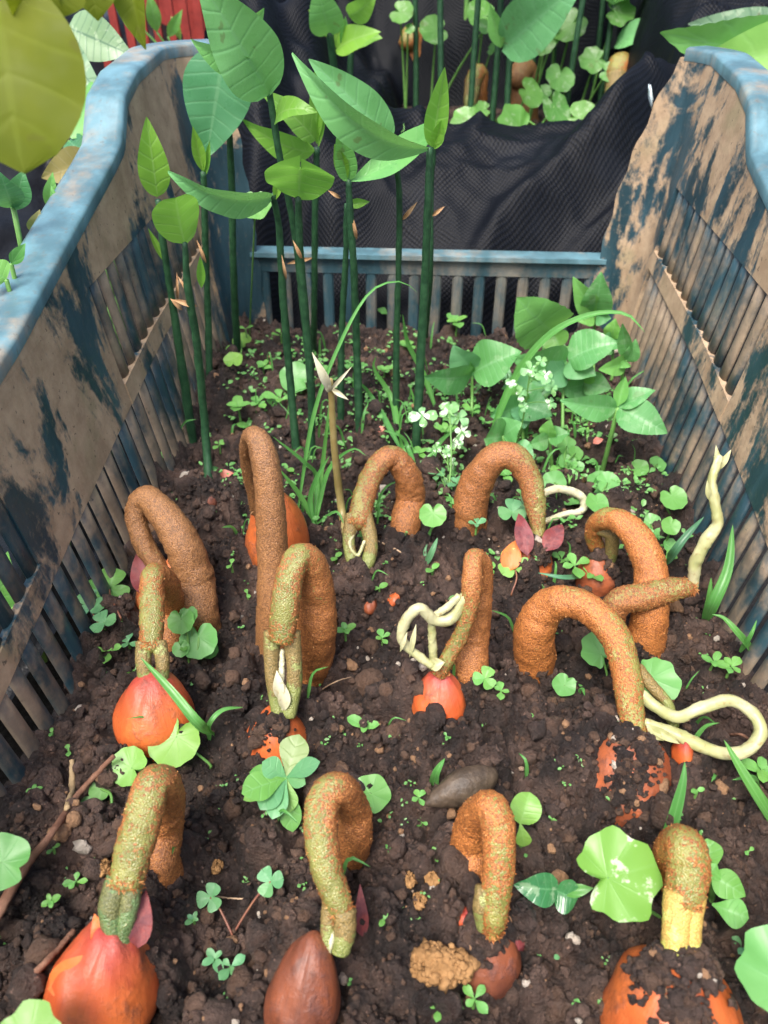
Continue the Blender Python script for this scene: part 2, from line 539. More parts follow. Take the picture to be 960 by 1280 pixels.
mat_leaf('grass_blue', (.08, .24, .13), (.11, .30, .16), (.2, .4, .22), .4, .3, 1, veinf=.35)
mat_leaf('leaf_far', (.10, .30, .06), (.16, .40, .09), (.3, .5, .22), .45, .4, 7, True, mottle=.25, veinf=.3, spots=.3)


def mat_stem(name, rust_a, rust_b, green_a, green_b, gs=1.0):
    """fuzzy rust coat worn through to green towards the seed end and on the outside of the bend"""
    k = NT(name); v = k.coord(); U = k.attr()
    n1 = k.noise(v, 800, 4, .65); n2 = k.noise(v, 110, 4, .6); n3 = k.noise(v, 1500, 3, .6); vd = k.vor(v, 1500)
    wear = k.math('ADD', k.ramp(U[1], .42, .95), k.math('MULTIPLY', k.ramp(U[2], .3, 1.0), k.ramp(U[1], .28, .55, .0, .7)))
    wear = k.math('MULTIPLY', k.math('ADD', wear, k.math('MULTIPLY', k.math('SUBTRACT', n2, .5), 3.0)), gs)
    lim = k.math('ADD', wear, k.math('MULTIPLY', k.math('SUBTRACT', n1, .5), 2.4))
    mask = k.ramp(lim, .5, .75)
    rust = k.mix(k.ramp(n1, .35, .68), rust_a, rust_b)
    rust = k.mix(k.ramp(vd, .1, .55, .75, 0), rust, tuple(min(1, q * 1.7) for q in rust_b))
    rust = k.mix(k.ramp(n2, .5, .75, 0, .35), rust, tuple(q * .55 for q in rust_a))
    green = k.mix(k.ramp(n2, .3, .7), green_a, green_b)
    green = k.mix(k.ramp(n3, .55, .7, 0, .6), green, (.36, .33, .16))
    col = k.mix(mask, rust, green)
    k.fin(col, k.mix(mask, (.55,) * 3, (.34,) * 3), .6)
    k.bump(k.math('ADD', k.math('MULTIPLY', vd, -.9), k.math('ADD', k.math('MULTIPLY', n1, .7), k.math('MULTIPLY', mask, -.35))), .55, .0008)


def mat_scurf(name, a, b, c):
    k = NT(name); r = k.n('NewGeometry').outputs['Random Per Island']
    k.fin(k.mix(k.ramp(r, .75, 1.0), k.mix(r, a, b), c), .7, .4)


mat_scurf('scurf', (.20, .06, .014), (.44, .16, .04), (.55, .28, .10))
mat_scurf('scurf_dark', (.11, .05, .02), (.25, .12, .045), (.36, .2, .09))


RU = ((.13, .048, .015), (.34, .13, .036))
mat_stem('stem_rust', *RU, (.14, .14, .033), (.26, .24, .07), .52)
mat_stem('stem_brown', (.14, .06, .021), (.28, .13, .045), (.10, .115, .03), (.17, .17, .05), .22)
mat_stem('stem_green', (.20, .07, .02), (.40, .155, .042), (.12, .13, .03), (.22, .215, .055), .54)
mat_stem('stem_orange', (.20, .065, .016), (.43, .155, .036), (.13, .15, .03), (.25, .23, .055), .5)
mat_stem('stalk', (.13, .10, .03), (.22, .15, .05), (.13, .165, .035), (.25, .27, .085), 2.2)
mat_stem('stalk_deep', (.08, .09, .03), (.12, .12, .04), (.06, .11, .035), (.12, .19, .07), 2.2)
mat_stem('stalk_yellow', (.40, .26, .06), (.5, .32, .08), (.40, .40, .06), (.62, .58, .16), 2.4)


def mat_shoot(name, a, b):
    k = NT(name); v = k.coord(); n = k.noise(v, 60, 3); m = k.noise(v, 420, 3)
    col = k.mix(k.ramp(n, .35, .65), a, b)
    col = k.mix(k.ramp(m, .56, .74, 0, .6), col, (.25, .16, .06)); col = k.mix(k.ramp(k.noise(v, 130, 4), .55, .75, 0, .5), col, (.24, .22, .07))
    k.fin(col, .38, .5); k.p.inputs['Subsurface Weight'].default_value = .15
    k.p.inputs['Subsurface Radius'].default_value = (.004, .004, .002); k.p.inputs['Subsurface Scale'].default_value = 1.0
    k.bump(m, .3, .0006)


mat_shoot('shoot', (.46, .43, .28), (.54, .53, .37))
mat_shoot('shoot_green', (.30, .31, .13), (.45, .43, .25))
mat_shoot('shoot_tan', (.26, .20, .07), (.33, .27, .11))


def mat_seed(name, a, b, dirt, dcol=(.06, .024, .016), purple=0.0, gloss=.3):
    k = NT(name); v = k.coord(); U = k.attr()
    col = k.mix(k.ramp(k.noise(v, 38, 4, .6), .3, .7), a, b)
    col = k.mix(k.ramp(k.noise(k.coord((1, 1, .3)), 150, 4, .6), .55, .75, 0, .6), col, tuple(q * .55 for q in a))
    if purple: col = k.mix(k.math('MULTIPLY', k.ramp(U[1], .55, .95), purple), col, (.28, .03, .045))
    m = k.math('ADD', k.math('MULTIPLY', k.noise(v, 150, 5, .7), .55), k.math('MULTIPLY', k.noise(v, 35, 3), .45))
    dm = k.ramp(m, .60 - dirt * .3, .80 - dirt * .3, 0, .85)
    fl = k.noise(v, 500, 4, .6)
    cb = k.n('CombineXYZ'); k.l(k.math('MULTIPLY', k.math('SINE', k.math('MULTIPLY', U[0], 6.2832)), 1.0), cb.inputs[0]); k.l(k.math('MULTIPLY', U[1], .35), cb.inputs[1]); k.l(k.math('COSINE', k.math('MULTIPLY', U[0], 6.2832)), cb.inputs[2])
    fib = k.noise(cb.outputs[0], 9, 6, .75, .9)
    col = k.mix(k.ramp(fib, .5, .72, 0, .38), col, tuple(q * .5 for q in a)); col = k.mix(k.ramp(fib, .3, .42, .15, 0), col, (.60, .20, .07))
    dc = k.mix(fl, dcol, tuple(q * 2.2 for q in dcol))
    col = k.mix(dm, col, dc)
    k.fin(col, k.mix(dm, (gloss,) * 3, (.75,) * 3), .5)
    k.bump(k.math('ADD', k.math('MULTIPLY', dm, .7), k.math('ADD', k.math('MULTIPLY', fl, .4), k.math('MULTIPLY', fib, .35))), .5, .0012)


mat_seed('seed_orange', (.44, .075, .02), (.60, .15, .035), .34, purple=.75, gloss=.4)
mat_seed('seed_dull', (.38, .08, .024), (.55, .14, .035), .34)
mat_seed('seed_brown', (.10, .034, .022), (.26, .075, .03), .42, (.05, .022, .02), gloss=.4)
mat_seed('seed_muddy', (.22, .06, .026), (.38, .105, .04), .40)
mat_seed('flake', (.16, .03, .04), (.24, .05, .04), .5, (.05, .016, .022))
mat_seed('flake_orange', (.55, .13, .03), (.66, .19, .05), .25)


def mat_plain(name, a, b, scale=80, rough=.6, spec=.4, bs=.4, bd=.001):
    k = NT(name); v = k.coord(); n = k.noise(v, scale, 5, .65)
    k.fin(k.mix(k.ramp(n, .3, .7), a, b), rough, spec); k.bump(n, bs, bd)


mat_plain('sapling_stem', (.010, .042, .018), (.026, .085, .034), 190, .5)
mat_plain('weed_stem', (.09, .22, .05), (.14, .30, .07), 90, .45)
mat_plain('red_stalk', (.16, .06, .045), (.22, .10, .05), 90, .45)
mat_plain('bract', (.30, .16, .07), (.42, .26, .13), 160, .7)
mat_plain('pod', (.045, .032, .022), (.10, .072, .048), 180, .5, .4, .8, .0015)
mat_plain('clod', (.19, .10, .038), (.33, .185, .078), 150, .9, .2, 1.0, .002)
mat_plain('twig', (.12, .055, .035), (.24, .13, .085), 200, .8, .2)
mat_plain('straw', (.30, .21, .11), (.42, .31, .18), 200, .8, .2)
mat_plain('red_plastic', (.17, .018, .014), (.26, .03, .022), 60, .5)
mat_plain('root_thread', (.33, .22, .13), (.42, .30, .2), 200, .8, .2)
mat_plain('plastic_film', (.003, .0034, .0042), (.007, .008, .010), 30, .42, .18, .5, .006)
mat_plain('film_scrap', (.42, .52, .55), (.6, .68, .7), 200, .25, .5)
mat_plain('pink_scale', (.50, .15, .10), (.62, .28, .22), 120, .5)


def mat_fabric():
    k = NT('woven_fabric'); U = k.attr()
    a = k.math('SINE', k.math('MULTIPLY', U[0], 2 * math.pi / .46)); b = k.math('SINE', k.math('MULTIPLY', U[1], 2 * math.pi / .46))
    w = k.math('MULTIPLY', a, b)
    v = k.coord()
    col = k.mix(k.ramp(w, -.3, .8), (.0012, .0017, .003), (.0040, .0056, .0100))
    col = k.mix(k.ramp(k.noise(v, 22, 4), .5, .75, 0, .5), col, (.007, .009, .014))
    k.fin(col, .55, .13); k.bump(w, .3, .0008)


mat_fabric()

# ------------------------------------------------------------------ ground and soil
for (px, py, a, s) in [(508, 690, 1.1, 1.7), (545, 900, 0.9, 1.7), (765, 935, 1.0, 2.2), (345, 915, .8, 1.5), (640, 1150, .7, 1.2),
                       (725, 965, .6, 1.0), (190, 885, .5, 1.6), (550, 880, .7, 1.3), (790, 960, .6, 1.8), (380, 1225, .5, 1.3), (850, 1240, .5, 1.8), (110, 1240, .4, 1.8), (700, 820, -1.0, 2.0), (300, 790, -.6, 1.6), (850, 1240, .5, 2.0), (240, 650, .5, 1.6), (500, 1010, -.6, 1.5),
                       (290, 1060, -.4, 1.8), (700, 670, .6, 1.5), (440, 860, -.5, 1.6), (690, 960, .7, 1.2), (900, 1000, -.3, 2)]:
    q = G(px, py, 0)
    MOUNDS.append((q[0], q[1], a, s))

gx = np.linspace(-2000, 2000, 9); gy = np.linspace(-800, 3200, 9)
X, Y = np.meshgrid(gx, gy)
single('ground', (np.stack([X, Y, np.full(X.shape, -10.0)], -1).reshape(-1, 3), grid_faces(9, 9), None), 'ground', (0, 0, 0), kind='structure')

ys = [4.0]
while ys[-1] < 61.2: ys.append(ys[-1] + 0.055 + 0.0022 * max(ys[-1] - 8, 0))
ys = np.array(ys); xs = np.linspace(-16.6, 16.6, 430)
X, Y = np.meshgrid(xs, ys)
Z = H(X, Y)
jx = 0.05 * (vnoise(X * 9, Y * 9, 71) - .5); jy = 0.05 * (vnoise(X * 9, Y * 9, 72) - .5)
single('soil', (np.stack([X + jx, Y + jy, Z], -1).reshape(-1, 3), grid_faces(len(ys), len(xs)), None), 'soil', (0, 0, 0), kind='structure')

# ------------------------------------------------------------------ the crate
B0 = (0, 34, -10)
crate = thing('plastic_crate', B0, 'mud-stained teal plastic crate with slotted walls holding soil and sprouting seeds', 'crate')


def zrim(u):
    return float(np.interp(u, [4, 24, 30, 45.5, 47.5, 50, 53, 58.5, 63.2], [12.6, 12.9, 13.7, 16.9, 17.4, 19.4, 20.2, 20.6, 20.2]))


def ztier(u):
    return float(np.interp(u, [5, 18, 44, 60], [3.2, 3.5, 6.3, 7.0]))


def wall_fn(sg):
    def fn(u, v, w):
        off = .11 * v + w + .35 * math.sin(math.pi * min(max((u - 6) / 52, 0), 1)) * max(0, min(1, (v + 4) / 12))
        if u <= 58.5: return (sg * (16 + off), u, v)
        th = (u - 58.5) / 3.0
        return (sg * (13 + (3 + off) * math.cos(th)), 58.5 + (3 + off) * math.sin(th), v)
    return fn


def flip(geo):
    return geo[0], [tuple(q)[::-1] for q in geo[1]], geo[2]


def slat(fn, u0, z0, z1, hw, back=.36, front=.03, nz=5):
    """a bar of the grille: rounded towards the inside, set a little behind the panel face"""
    pr = [(-hw * .8, back), (-hw, front + .22), (-hw * .7, front + .07), (0, front), (hw * .7, front + .07), (hw, front + .22), (hw * .8, back)]
    V = []
    for i in range(nz):
        z = z0 + (z1 - z0) * i / (nz - 1)
        V += [fn(u0 + a, z, b) for a, b in pr]
    F = [tuple(q) for q in grid_faces(nz, 7, True)] + [tuple(range(7))[::-1], tuple(range(7 * nz - 7, 7 * nz))]
    return np.array(V), F, None


for sg in (-1, 1):
    fn = wall_fn(sg); mid0 = 24.4 if sg < 0 else 20.5
    fl = (lambda g: g) if sg > 0 else flip
    top = lambda u, v, w: fn(u, 12.7 + (zrim(u) - 12.7) * v, w)
    part('wall_panel', fl(box_on(top, 4, 57.6, 0, 1, 0, .3, 60, 4)), 'crate', crate, False)
    mid = lambda u, v, w: fn(u, ztier(u) + (12.69 - ztier(u)) * v, w)
    part('wall_panel', fl(box_on(mid, mid0, 38.0, 0, 1, .002, .3, 16, 4)), 'crate', crate, False)
    rail = lambda u, v, w: fn(u, ztier(u) + 1.3 * v, w)
    part('rail', fl(box_on(rail, 38.01, 57.6, 0, 1, -.06, .29, 16, 1)), 'crate', crate, False)
    part('rail', fl(box_on(rail, 4, mid0 - .01, 0, 1, -.06, .29, 12, 1)), 'crate', crate, False)
    part('wall_panel', fl(box_on(lambda u, v, w: fn(u, v, w), 4, 57.6, -10, -2.8, 0, .3, 20, 2)), 'crate', crate, False)
    u = 5.0
    while u < 57.3:
        part('slat', fl(slat(fn, u, -3.0, ztier(u) + .25, .49)), 'crate_slat', crate, True)
        if u < mid0 - .3 or u > 38.6:
            part('slat', fl(slat(fn, u, ztier(u) + 1.1, 12.95, .50)), 'crate_slat', crate, True)
        u += 1.36
    # rounded corner post, torn along its free edge
    def thm(z): return math.radians(float(np.interp(z, [-10, 5.5, 12, 17, 20.6], [78, 76, 66, 52, 38] if sg > 0 else [78, 76, 72, 68, 62])) + 1.6 * math.sin(z * 1.9))
    def post(q, v, w):
        z = -10 + 30.4 * v
        if q < 0: return fn(58.5 + 3 * q, min(z, zrim(58)), w)
        return fn(58.5 + 3 * thm(z) * q, z - (.35 * q * q if v > .99 else 0), w)
    part('corner_post', fl(box_on(post, -.32, 1, 0, 1, -.012, .31, 14, 46)), 'crate_post', crate, False)
    # flange along the top
    prof = [(-.10, -.55), (-.14, .05), (-.02, .2), (.25, .26), (1.95, .2), (2.25, .06), (2.34, -.25), (2.34, -1.3), (2.1, -1.3), (2.08, -.2), (1.9, -.04), (.4, -.04), (.34, -.55)]
    us = np.r_[np.linspace(4, 44, 40), np.linspace(44.5, 58.5, 40), 58.5 + 3 * np.linspace(.05, math.radians(36 if sg > 0 else 60), 16)]
    V = []
    for u in us:
        z = zrim(u)
        a, b = np.array(fn(u, z, 0)), np.array(fn(u, z, 1)); nrm = unit(b - a)
        zz = (zrim(u + .2) - zrim(u - .2)) / .4
        c = 1 / math.sqrt(1 + zz * zz)
        tang = np.array([0, -zz, 1.0]) * c if u < 58.5 else np.array([0, 0, 1.0])
        V += [a + nrm * p + tang * q for p, q in prof]
    n = len(prof)
    F = [tuple(q) for q in grid_faces(len(us), n, True)] + [tuple(range(n))[::-1], tuple(range(n * len(us) - n, n * len(us)))]
    g = (np.array(V), F, None)
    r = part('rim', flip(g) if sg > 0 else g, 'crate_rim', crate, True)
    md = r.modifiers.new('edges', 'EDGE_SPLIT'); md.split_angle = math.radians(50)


def end_fn(y0, out):
    return lambda u, v, w: (u, y0 + out * (.11 * v + w), v)


for y0, out in ((61.5, 1), (5.0, -1)):
    fn = end_fn(y0, out); fl = flip if out > 0 else (lambda g: g)
    bb = 14.4 if out > 0 else 15.7
    part('rail', fl(box_on(fn, -bb, bb, 4.2, 5.55, 0, .3, 12, 1)), 'crate_back', crate, False)
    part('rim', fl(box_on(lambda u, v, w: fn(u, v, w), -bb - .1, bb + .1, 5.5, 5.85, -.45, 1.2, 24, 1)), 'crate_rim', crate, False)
    part('wall_panel', fl(box_on(fn, -bb, bb, -10, -2.6, 0, .3, 4, 1)), 'crate_back', crate, False)
    u = -13.6
    while u < 14:
        part('slat', fl(slat(fn, u, -2.9, 4.4, .45)), 'crate_back', crate, False)
        u += 1.81
part('floor_plate', box_on(lambda u, v, w: (u, v, w), -14.8, 14.8, 5.2, 60.4, -9.98, -9.6), 'crate', crate, False)
qq = PY(813, 120, 62.5)
part('film_scrap', blob(qq, (.55, .12, .75), (-.3, 0, 1), 5, .5, 8, 10), 'film_scrap', crate, True, 'scrap of clear plastic film caught on the torn corner')


# ------------------------------------------------------------------ black woven fabric and the bed behind
def sst(a, b, x):
    t = np.clip((x - a) / (b - a), 0, 1); return t * t * (3 - 2 * t)


def bed(x, y, m=0.0):
    return sst(-6 - m, -2 - m, x) * (1 - sst(20 + m, 23 + m, x)) * sst(78.5 - m, 82 - m, y) * (1 - sst(110 + m, 116 + m, y))


def FH(x, y):
    x = np.asarray(x, float); y = np.asarray(y, float)
    s = np.sin(math.pi / 2 * np.clip((y - 62.4) / 16.5, 0, 1)) ** .9
    z = -5 + 15.2 * s + 2.2 * sst(2, 20, x) * s
    z = z + 9.5 * (1 - sst(-15, -7, x)) * sst(66, 84, y)
    z = z + 9.0 * sst(17, 25, x) * sst(76, 92, y)
    z = z + 20 * sst(112, 124, y)
    z = z - 7.0 * bed(x, y)
    c, sn = math.cos(.62), math.sin(.62)
    a = x * c + y * sn; b = -x * sn + y * c
    w = b + 3.0 * (fbm(a / 14, b / 14, 61, 2) - .5)
    fo = .5 - .5 * np.cos(2 * np.pi * w / 13.0)
    amp = np.clip(fbm(a / 16, b / 9, 62, 2) * 2.4 - .6, 0, 1)
    z = z + 2.8 * amp * (1 - fo) ** 1.7
    z = z + 2.2 * (fbm(x / 9, y / 11, 63, 3) - .5)
    for x0, y0, x1, y1, am, sg in ((3, 64, 17, 78, 1.9, 1.2), (-9, 66, 7, 80, 1.3, 1.5), (10, 63.5, 20, 73, 1.5, 1.0), (-12, 68, -3, 76, 1.6, 1.1), (13, 72, 24, 84, 2.2, 1.3)):
        ux, uy = x1 - x0, y1 - y0; ln = math.hypot(ux, uy); ux /= ln; uy /= ln
        al = (x - x0) * ux + (y - y0) * uy; ds = -(x - x0) * uy + (y - y0) * ux + .8 * np.sin(al * .35 + x0)
        z = z + am * np.exp(-np.where(ds > 0, ds / sg, ds / (sg * 2.2)) ** 2) * sst(-2, 4, al) * (1 - sst(ln - 2, ln + 5, al))
    cr = fbm(x / 5 + .3 * y / 5, y / 3.4, 66, 3); z = z + .9 * (1 - np.abs(cr * 2 - 1)) ** 3 * s
    lf = (1 - sst(-13, -6, x))
    z = z + lf * 1.6 * np.sin(x * 1.1 + y * .15 + 2 * vnoise(x / 5, y / 5, 64))
    return z


xs = np.linspace(-20.5, 46, 230); ys = np.linspace(62.6, 126, 230)
X, Y = np.meshgrid(xs, ys); Z = FH(X, Y)
dx = np.cumsum(np.sqrt(1 + np.gradient(Z, xs, axis=1) ** 2) * (xs[1] - xs[0]), axis=1)
dy = np.cumsum(np.sqrt(1 + np.gradient(Z, ys, axis=0) ** 2) * (ys[1] - ys[0]), axis=0)
UV = np.stack([np.broadcast_to(dx.mean(0), Z.shape) + .12 * Z, np.broadcast_to(dy[:, 40:].mean(1)[:, None], Z.shape), Z], -1).reshape(-1, 3)
single('fabric_sheet', (np.stack([X, Y, Z], -1).reshape(-1, 3), grid_faces(230, 230), UV), 'woven_fabric', (0, 63, -5),
       'black woven ground fabric bunched in folds behind the crate', 'fabric')


def BH(x, y):
    return 6.2 + 1.2 * (fbm(np.asarray(x) / 5, np.asarray(y) / 5, 81, 3) - .5) + lumps(x, y, 1.9, 82) * .5 + lumps(x, y, .9, 83) * .5


xs = np.linspace(-5.5, 22.5, 150); ys = np.linspace(79.5, 115.5, 150)
X, Y = np.meshgrid(xs, ys); Z = BH(X, Y) - 4.5 * (1 - bed(X, Y, .6)) ** 2
single('soil', (np.stack([X, Y, Z], -1).reshape(-1, 3), grid_faces(150, 150), None), 'soil', (0, 0, 0), kind='structure')

# dark plastic film lying left of the crate, drawn up at the back
xs = np.linspace(-95, -20.6, 130); ys = np.linspace(14, 150, 150)
X, Y = np.meshgrid(xs, ys)
Z = -8.5 + 5 * fbm(X / 12, Y / 12, 91, 4) + 20 * sst(70, 135, Y) + 2.5 * np.abs(np.sin(X * .35 + 3 * fbm(X / 9, Y / 15, 92, 2)))
single('plastic_sheet', (np.stack([X, Y, Z], -1).reshape(-1, 3), grid_faces(150, 130), None), 'plastic_film', (-50, 60, -8),
       'crumpled black plastic sheet on the ground left of the crate', 'plastic sheet')
xs = np.linspace(20.8, 90, 110); ys = np.linspace(62, 126, 90)
X, Y = np.meshgrid(xs, ys)
PZ = lambda X, Y: -7 + 4 * fbm(X / 9, Y / 9, 95, 4) + 16 * sst(70, 95, Y) + 5 * sst(95, 125, Y) + 2.2 * np.abs(np.sin(X * .4 + Y * .2 + 3 * fbm(X / 9, Y / 12, 96, 2))) + 6.0 * sst(28, 40, X) * sst(72, 92, Y)
Z = PZ(X, Y)
single('plastic_sheet', (np.stack([X, Y, Z + 1.5], -1).reshape(-1, 3), grid_faces(90, 110), None), 'plastic_film', (50, 90, -6),
       'shiny black plastic sheet heaped beyond the right corner of the crate', 'plastic sheet')

# red slatted basket far behind the left corner
Yb = 108.0
a, b = PY(120, 30, Yb), PY(300, 30, Yb)
zt, zb = PY(200, -60, Yb)[2], PY(200, 60, Yb)[2]
bk = thing('slatted_basket', ((a[0] + b[0]) / 2, Yb, zb), 'red slatted plastic basket standing behind the raised left corner of the crate', 'basket')
x = a[0]
while x < b[0]:
    part('slat', box_on(lambda u, v, w: (u, Yb + w, v), x, x + .95, zb - 14, zt, 0, .5), 'red_plastic', bk, False); x += 1.75
part('rim', box_on(lambda u, v, w: (u, Yb + w, v), a[0] - .5, b[0] + .8, zt - .1, zt + 1.2, -.3, .8), 'red_plastic', bk, False)
part('rail', box_on(lambda u, v, w: (u, Yb + w, v), a[0] - .5, b[0] + .8, zb - 15, zb - 13.9, -.2, .7), 'red_plastic', bk, False)
part('back_panel', box_on(lambda u, v, w: (u, Yb + w, v), a[0] - .5, b[0] + .8, zb - 15, zt + .5, 13, 13.5), 'red_plastic', bk, False)

# ------------------------------------------------------------------ sprouting seeds with looped stems
SEEDS = []           # (center, radii, axis, soil on top)


def pt(p):
    """(px, py, Y, rpx): Y a number = distance into the scene; 'z2.5' = height above the soil datum; 's' = on the soil"""
    px, py, w, r = p
    if isinstance(w, str):
        q = onsoil(px, py) if w == 's' else G(px, py, float(w[1:]))
    else:
        q = PY(px, py, w)
    return np.r_[q, r * depth(q) / FPX]


def pts(L): return [pt(p) for p in L]


nid = 0


def scurf(geo, n, seed):
    """tiny loose scales standing off the stem"""
    V, F, U = geo
    g = np.random.default_rng(seed)
    Q = np.array([f for f in F if len(f) == 4])
    t = U[Q[:, 0], 1]; w = np.where(t < .1, .0, 1 - .55 * np.clip((t - .5) * 2, 0, 1) * (U[Q[:, 0], 2] > .4))
    w = np.where(t > .965, 4.0, w)
    Q = Q[g.choice(len(Q), n, p=w / w.sum())]; tq = U[Q[:, 0], 1]
    a, b, c, d = V[Q[:, 0]], V[Q[:, 1]], V[Q[:, 2]], V[Q[:, 3]]
    r1, r2 = g.random((n, 1)), g.random((n, 1))
    P = (a * (1 - r1) + b * r1) * (1 - r2) + (d * (1 - r1) + c * r1) * r2
    N = np.cross(b - a, d - a); N /= np.linalg.norm(N, axis=1)[:, None] + 1e-9
    R = g.normal(size=(n, 3)); T = R - N * (R * N).sum(1)[:, None]; T /= np.linalg.norm(T, axis=1)[:, None]
    B = np.cross(N, T); L = g.uniform(.02, .065, (n, 1)) * np.where(tq > .965, 2.6, 1)[:, None]; W = g.uniform(.012, .032, (n, 1))
    k = g.uniform(.15, .8, (n, 1))
    X = np.stack([P - B * W - N * .01, P + B * W - N * .01, P + B * W * .5 + T * L + N * L * k, P - B * W * .5 + T * L + N * L * k], 1)
    return X.reshape(-1, 3), np.arange(4 * n).reshape(n, 4), None


def sprout(label, stem, mat, seed=None, stalks=(), shoots=(), flakes=(), stalkmat='stalk', jit=.016, extra=(), rs=.8):
    global nid
    nid += 1
    P = pts(stem)
    root = P[0].copy(); down = root.copy(); down[2] -= 2.0; down[3] *= rs * 1.12
    t = thing('sprouting_seed', root[:3], label, 'seedling', 'sprouting seeds in the crate')
    for i, q in enumerate(P): q[3] *= rs * (1.1 - .2 * i / (len(P) - 1))
    geo = tube([down] + P, n=110, seg=30, jit=jit, seed=nid, lump=.075)
    sm = part('stem', geo, mat, t)
    sc = part('scurf', scurf(geo, 2400, nid), 'scurf_dark' if mat == 'stem_brown' else 'scurf', sm, False)
    sc['kind'] = 'stuff'
    for s in stalks:
        part('seed_stalk', tube(pts(s), n=26, seg=14, jit=.008, seed=nid, lump=.06), stalkmat, t)
    if seed:
        px, py, z, rw, rl, axis, m, dirt = seed
        c = G(px, py, z) - unit(axis) * rl * .97
        rad = (rw, rw * .95, rl)
        part('seed', blob(c, rad, axis, nid, .09, 40, 48, .3, 1.6), m, t)
        SEEDS.append((c, rad, unit(axis), dirt))
    for s in shoots:
        sp = pts(s[0])
        for q in sp: q[3] *= .78
        sh = part('shoot', tube(sp, n=70, seg=14, jit=.01, seed=nid, lump=.22), s[1], t)
        for lf in s[2:]:
            part('leaf_scale', leaf(pt((*lf[0], 0))[:3], pt((*lf[1], 0))[:3], lf[2], -ray(lf[0][0], lf[0][1]), 'lance', .5, .1, nl=9, nw=4), s[1], sh)
    for f in flakes:
        b0, t0 = pt((*f[0], 0))[:3], pt((*f[1], 0))[:3]
        part('husk_flake', leaf(b0, t0, f[2], -ray(f[0][0], f[0][1]) + np.array([0, 0, .3]), 'ovate', .35, .1, .08, 10, 6, seed=nid, serr=.2), f[3], t)
    for f in extra:
        part('seed_fragment', blob(onsoil(f[0], f[1], f[2]), f[3], f[4], nid + 31, .25, 16, 20, .2), f[5], t)
    return t


# back row
sprout('thick brown loop leaning left against the crate, orange husk beside it', [
    (247, 766, 's', 29), (243, 725, 27.6, 29), (228, 680, 28.2, 27), (206, 645, 29.0, 24), (182, 623, 'z5.2', 20), (170, 643, 'z4.4', 17), (180, 680, 'z3.1', 17), (200, 712, 'z1.9', 16), (208, 728, 'z1.3', 14)],
    'stem_brown', (206, 712, 1.6, 1.5, 1.9, (.2, .1, 1), 'seed_dull', .3), flakes=[((216, 745, 'z.8'), (216, 690, 'z2.4'), 1.3, 'flake_orange'), ((185, 745, 'z.8'), (172, 690, 'z2.2'), 1.3, 'flake')])
sprout('tallest narrow hairpin loop standing in front of an orange seed', rs=.72, stem=[
    (340, 815, 's', 27), (342, 760, 25.6, 27), (341, 690, 26.4, 26), (336, 610, 27.3, 24.5), (328, 563, 28.0, 23), (316, 544, 28.8, 17), (308, 562, 29.7, 13), (312, 598, 30.5, 12), (322, 640, 31.2, 12)],
    mat='stem_brown', seed=(344, 618, 4.2, 1.85, 3.2, (.05, .0, 1), 'seed_dull', .2))
sprout('short loop with ragged split end rising beside the thin white-tipped shoot', [
    (507, 655, 's', 22), (513, 625, 35.0, 22), (508, 592, 35.0, 20), (488, 571, 'z4.6', 18), (467, 590, 'z4.2', 18), (455, 622, 'z3.4', 19), (447, 658, 'z2.5', 19)],
    'stem_rust', (451, 708, 1.1, 1.3, 1.7, (.1, .2, 1), 'seed_muddy', .5),
    stalks=[[(442, 645, 'z2.8', 12), (436, 672, 'z2.1', 8), (439, 695, 'z1.5', 8), (449, 718, 'z.8', 8)], [(455, 645, 'z2.8', 11), (463, 672, 'z2.1', 9), (462, 695, 'z1.5', 9), (453, 718, 'z.8', 8)]],
    shoots=[([(446, 660, 'z2.4', 3), (437, 680, 'z2.1', 3), (447, 694, 'z1.7', 3), (456, 676, 'z2.2', 3)], 'shoot_green')],
    extra=[(489, 752, -.3, (.45, .3, .6), (.6, 0, .8), 'seed_dull'), (462, 756, -.3, (.6, .4, .4), (.2, 0, 1), 'seed_muddy')])
sprout('broad open arch with pale curved shoot behind its green end', rs=.66, stem=[
    (588, 672, 's', 32), (586, 645, 34.4, 32), (595, 605, 34.6, 30), (617, 574, 34.6, 27), (642, 571, 34.4, 25), (660, 595, 'z4.3', 24), (668, 625, 'z3.2', 22), (672, 655, 'z2.1', 16), (674, 680, 'z1.2', 10)],
    mat='stem_rust', seed=(668, 672, 1.5, 1.5, 1.9, (.1, .1, 1), 'seed_orange', .35),
    shoots=[([(674, 618, 35.0, 6), (700, 611, 35.6, 6.5), (727, 621, 35.8, 6.5), (728, 638, 35.5, 6), (706, 643, 35.0, 5), (680, 652, 34.0, 5)], 'shoot')],
    flakes=[((660, 695, 'z1.3'), (648, 642, 'z2.3'), 1.0, 'flake'), ((682, 690, 'z1.3'), (702, 655, 'z1.9'), 1.1, 'flake'), ((634, 715, 'z.5'), (645, 675, 'z1.4'), 1.1, 'flake_orange')])
sprout('compact scaly loop whose back limb meets the soil behind a crossing stem', [
    (808, 800, 's', 27), (814, 755, 27.2, 26), (813, 712, 28.4, 25), (798, 675, 29.6, 23), (772, 650, 30.6, 19), (748, 652, 31.4, 16), (742, 672, 31.8, 14), (754, 700, 31.7, 12)],
    'stem_orange', (750, 692, 1.2, 1.2, 1.5, (0, .2, 1), 'seed_muddy', .6), stalks=[[(748, 660, 31.4, 9), (764, 668, 31.2, 9), (764, 692, 31.2, 8), (758, 708, 31.2, 7)]])
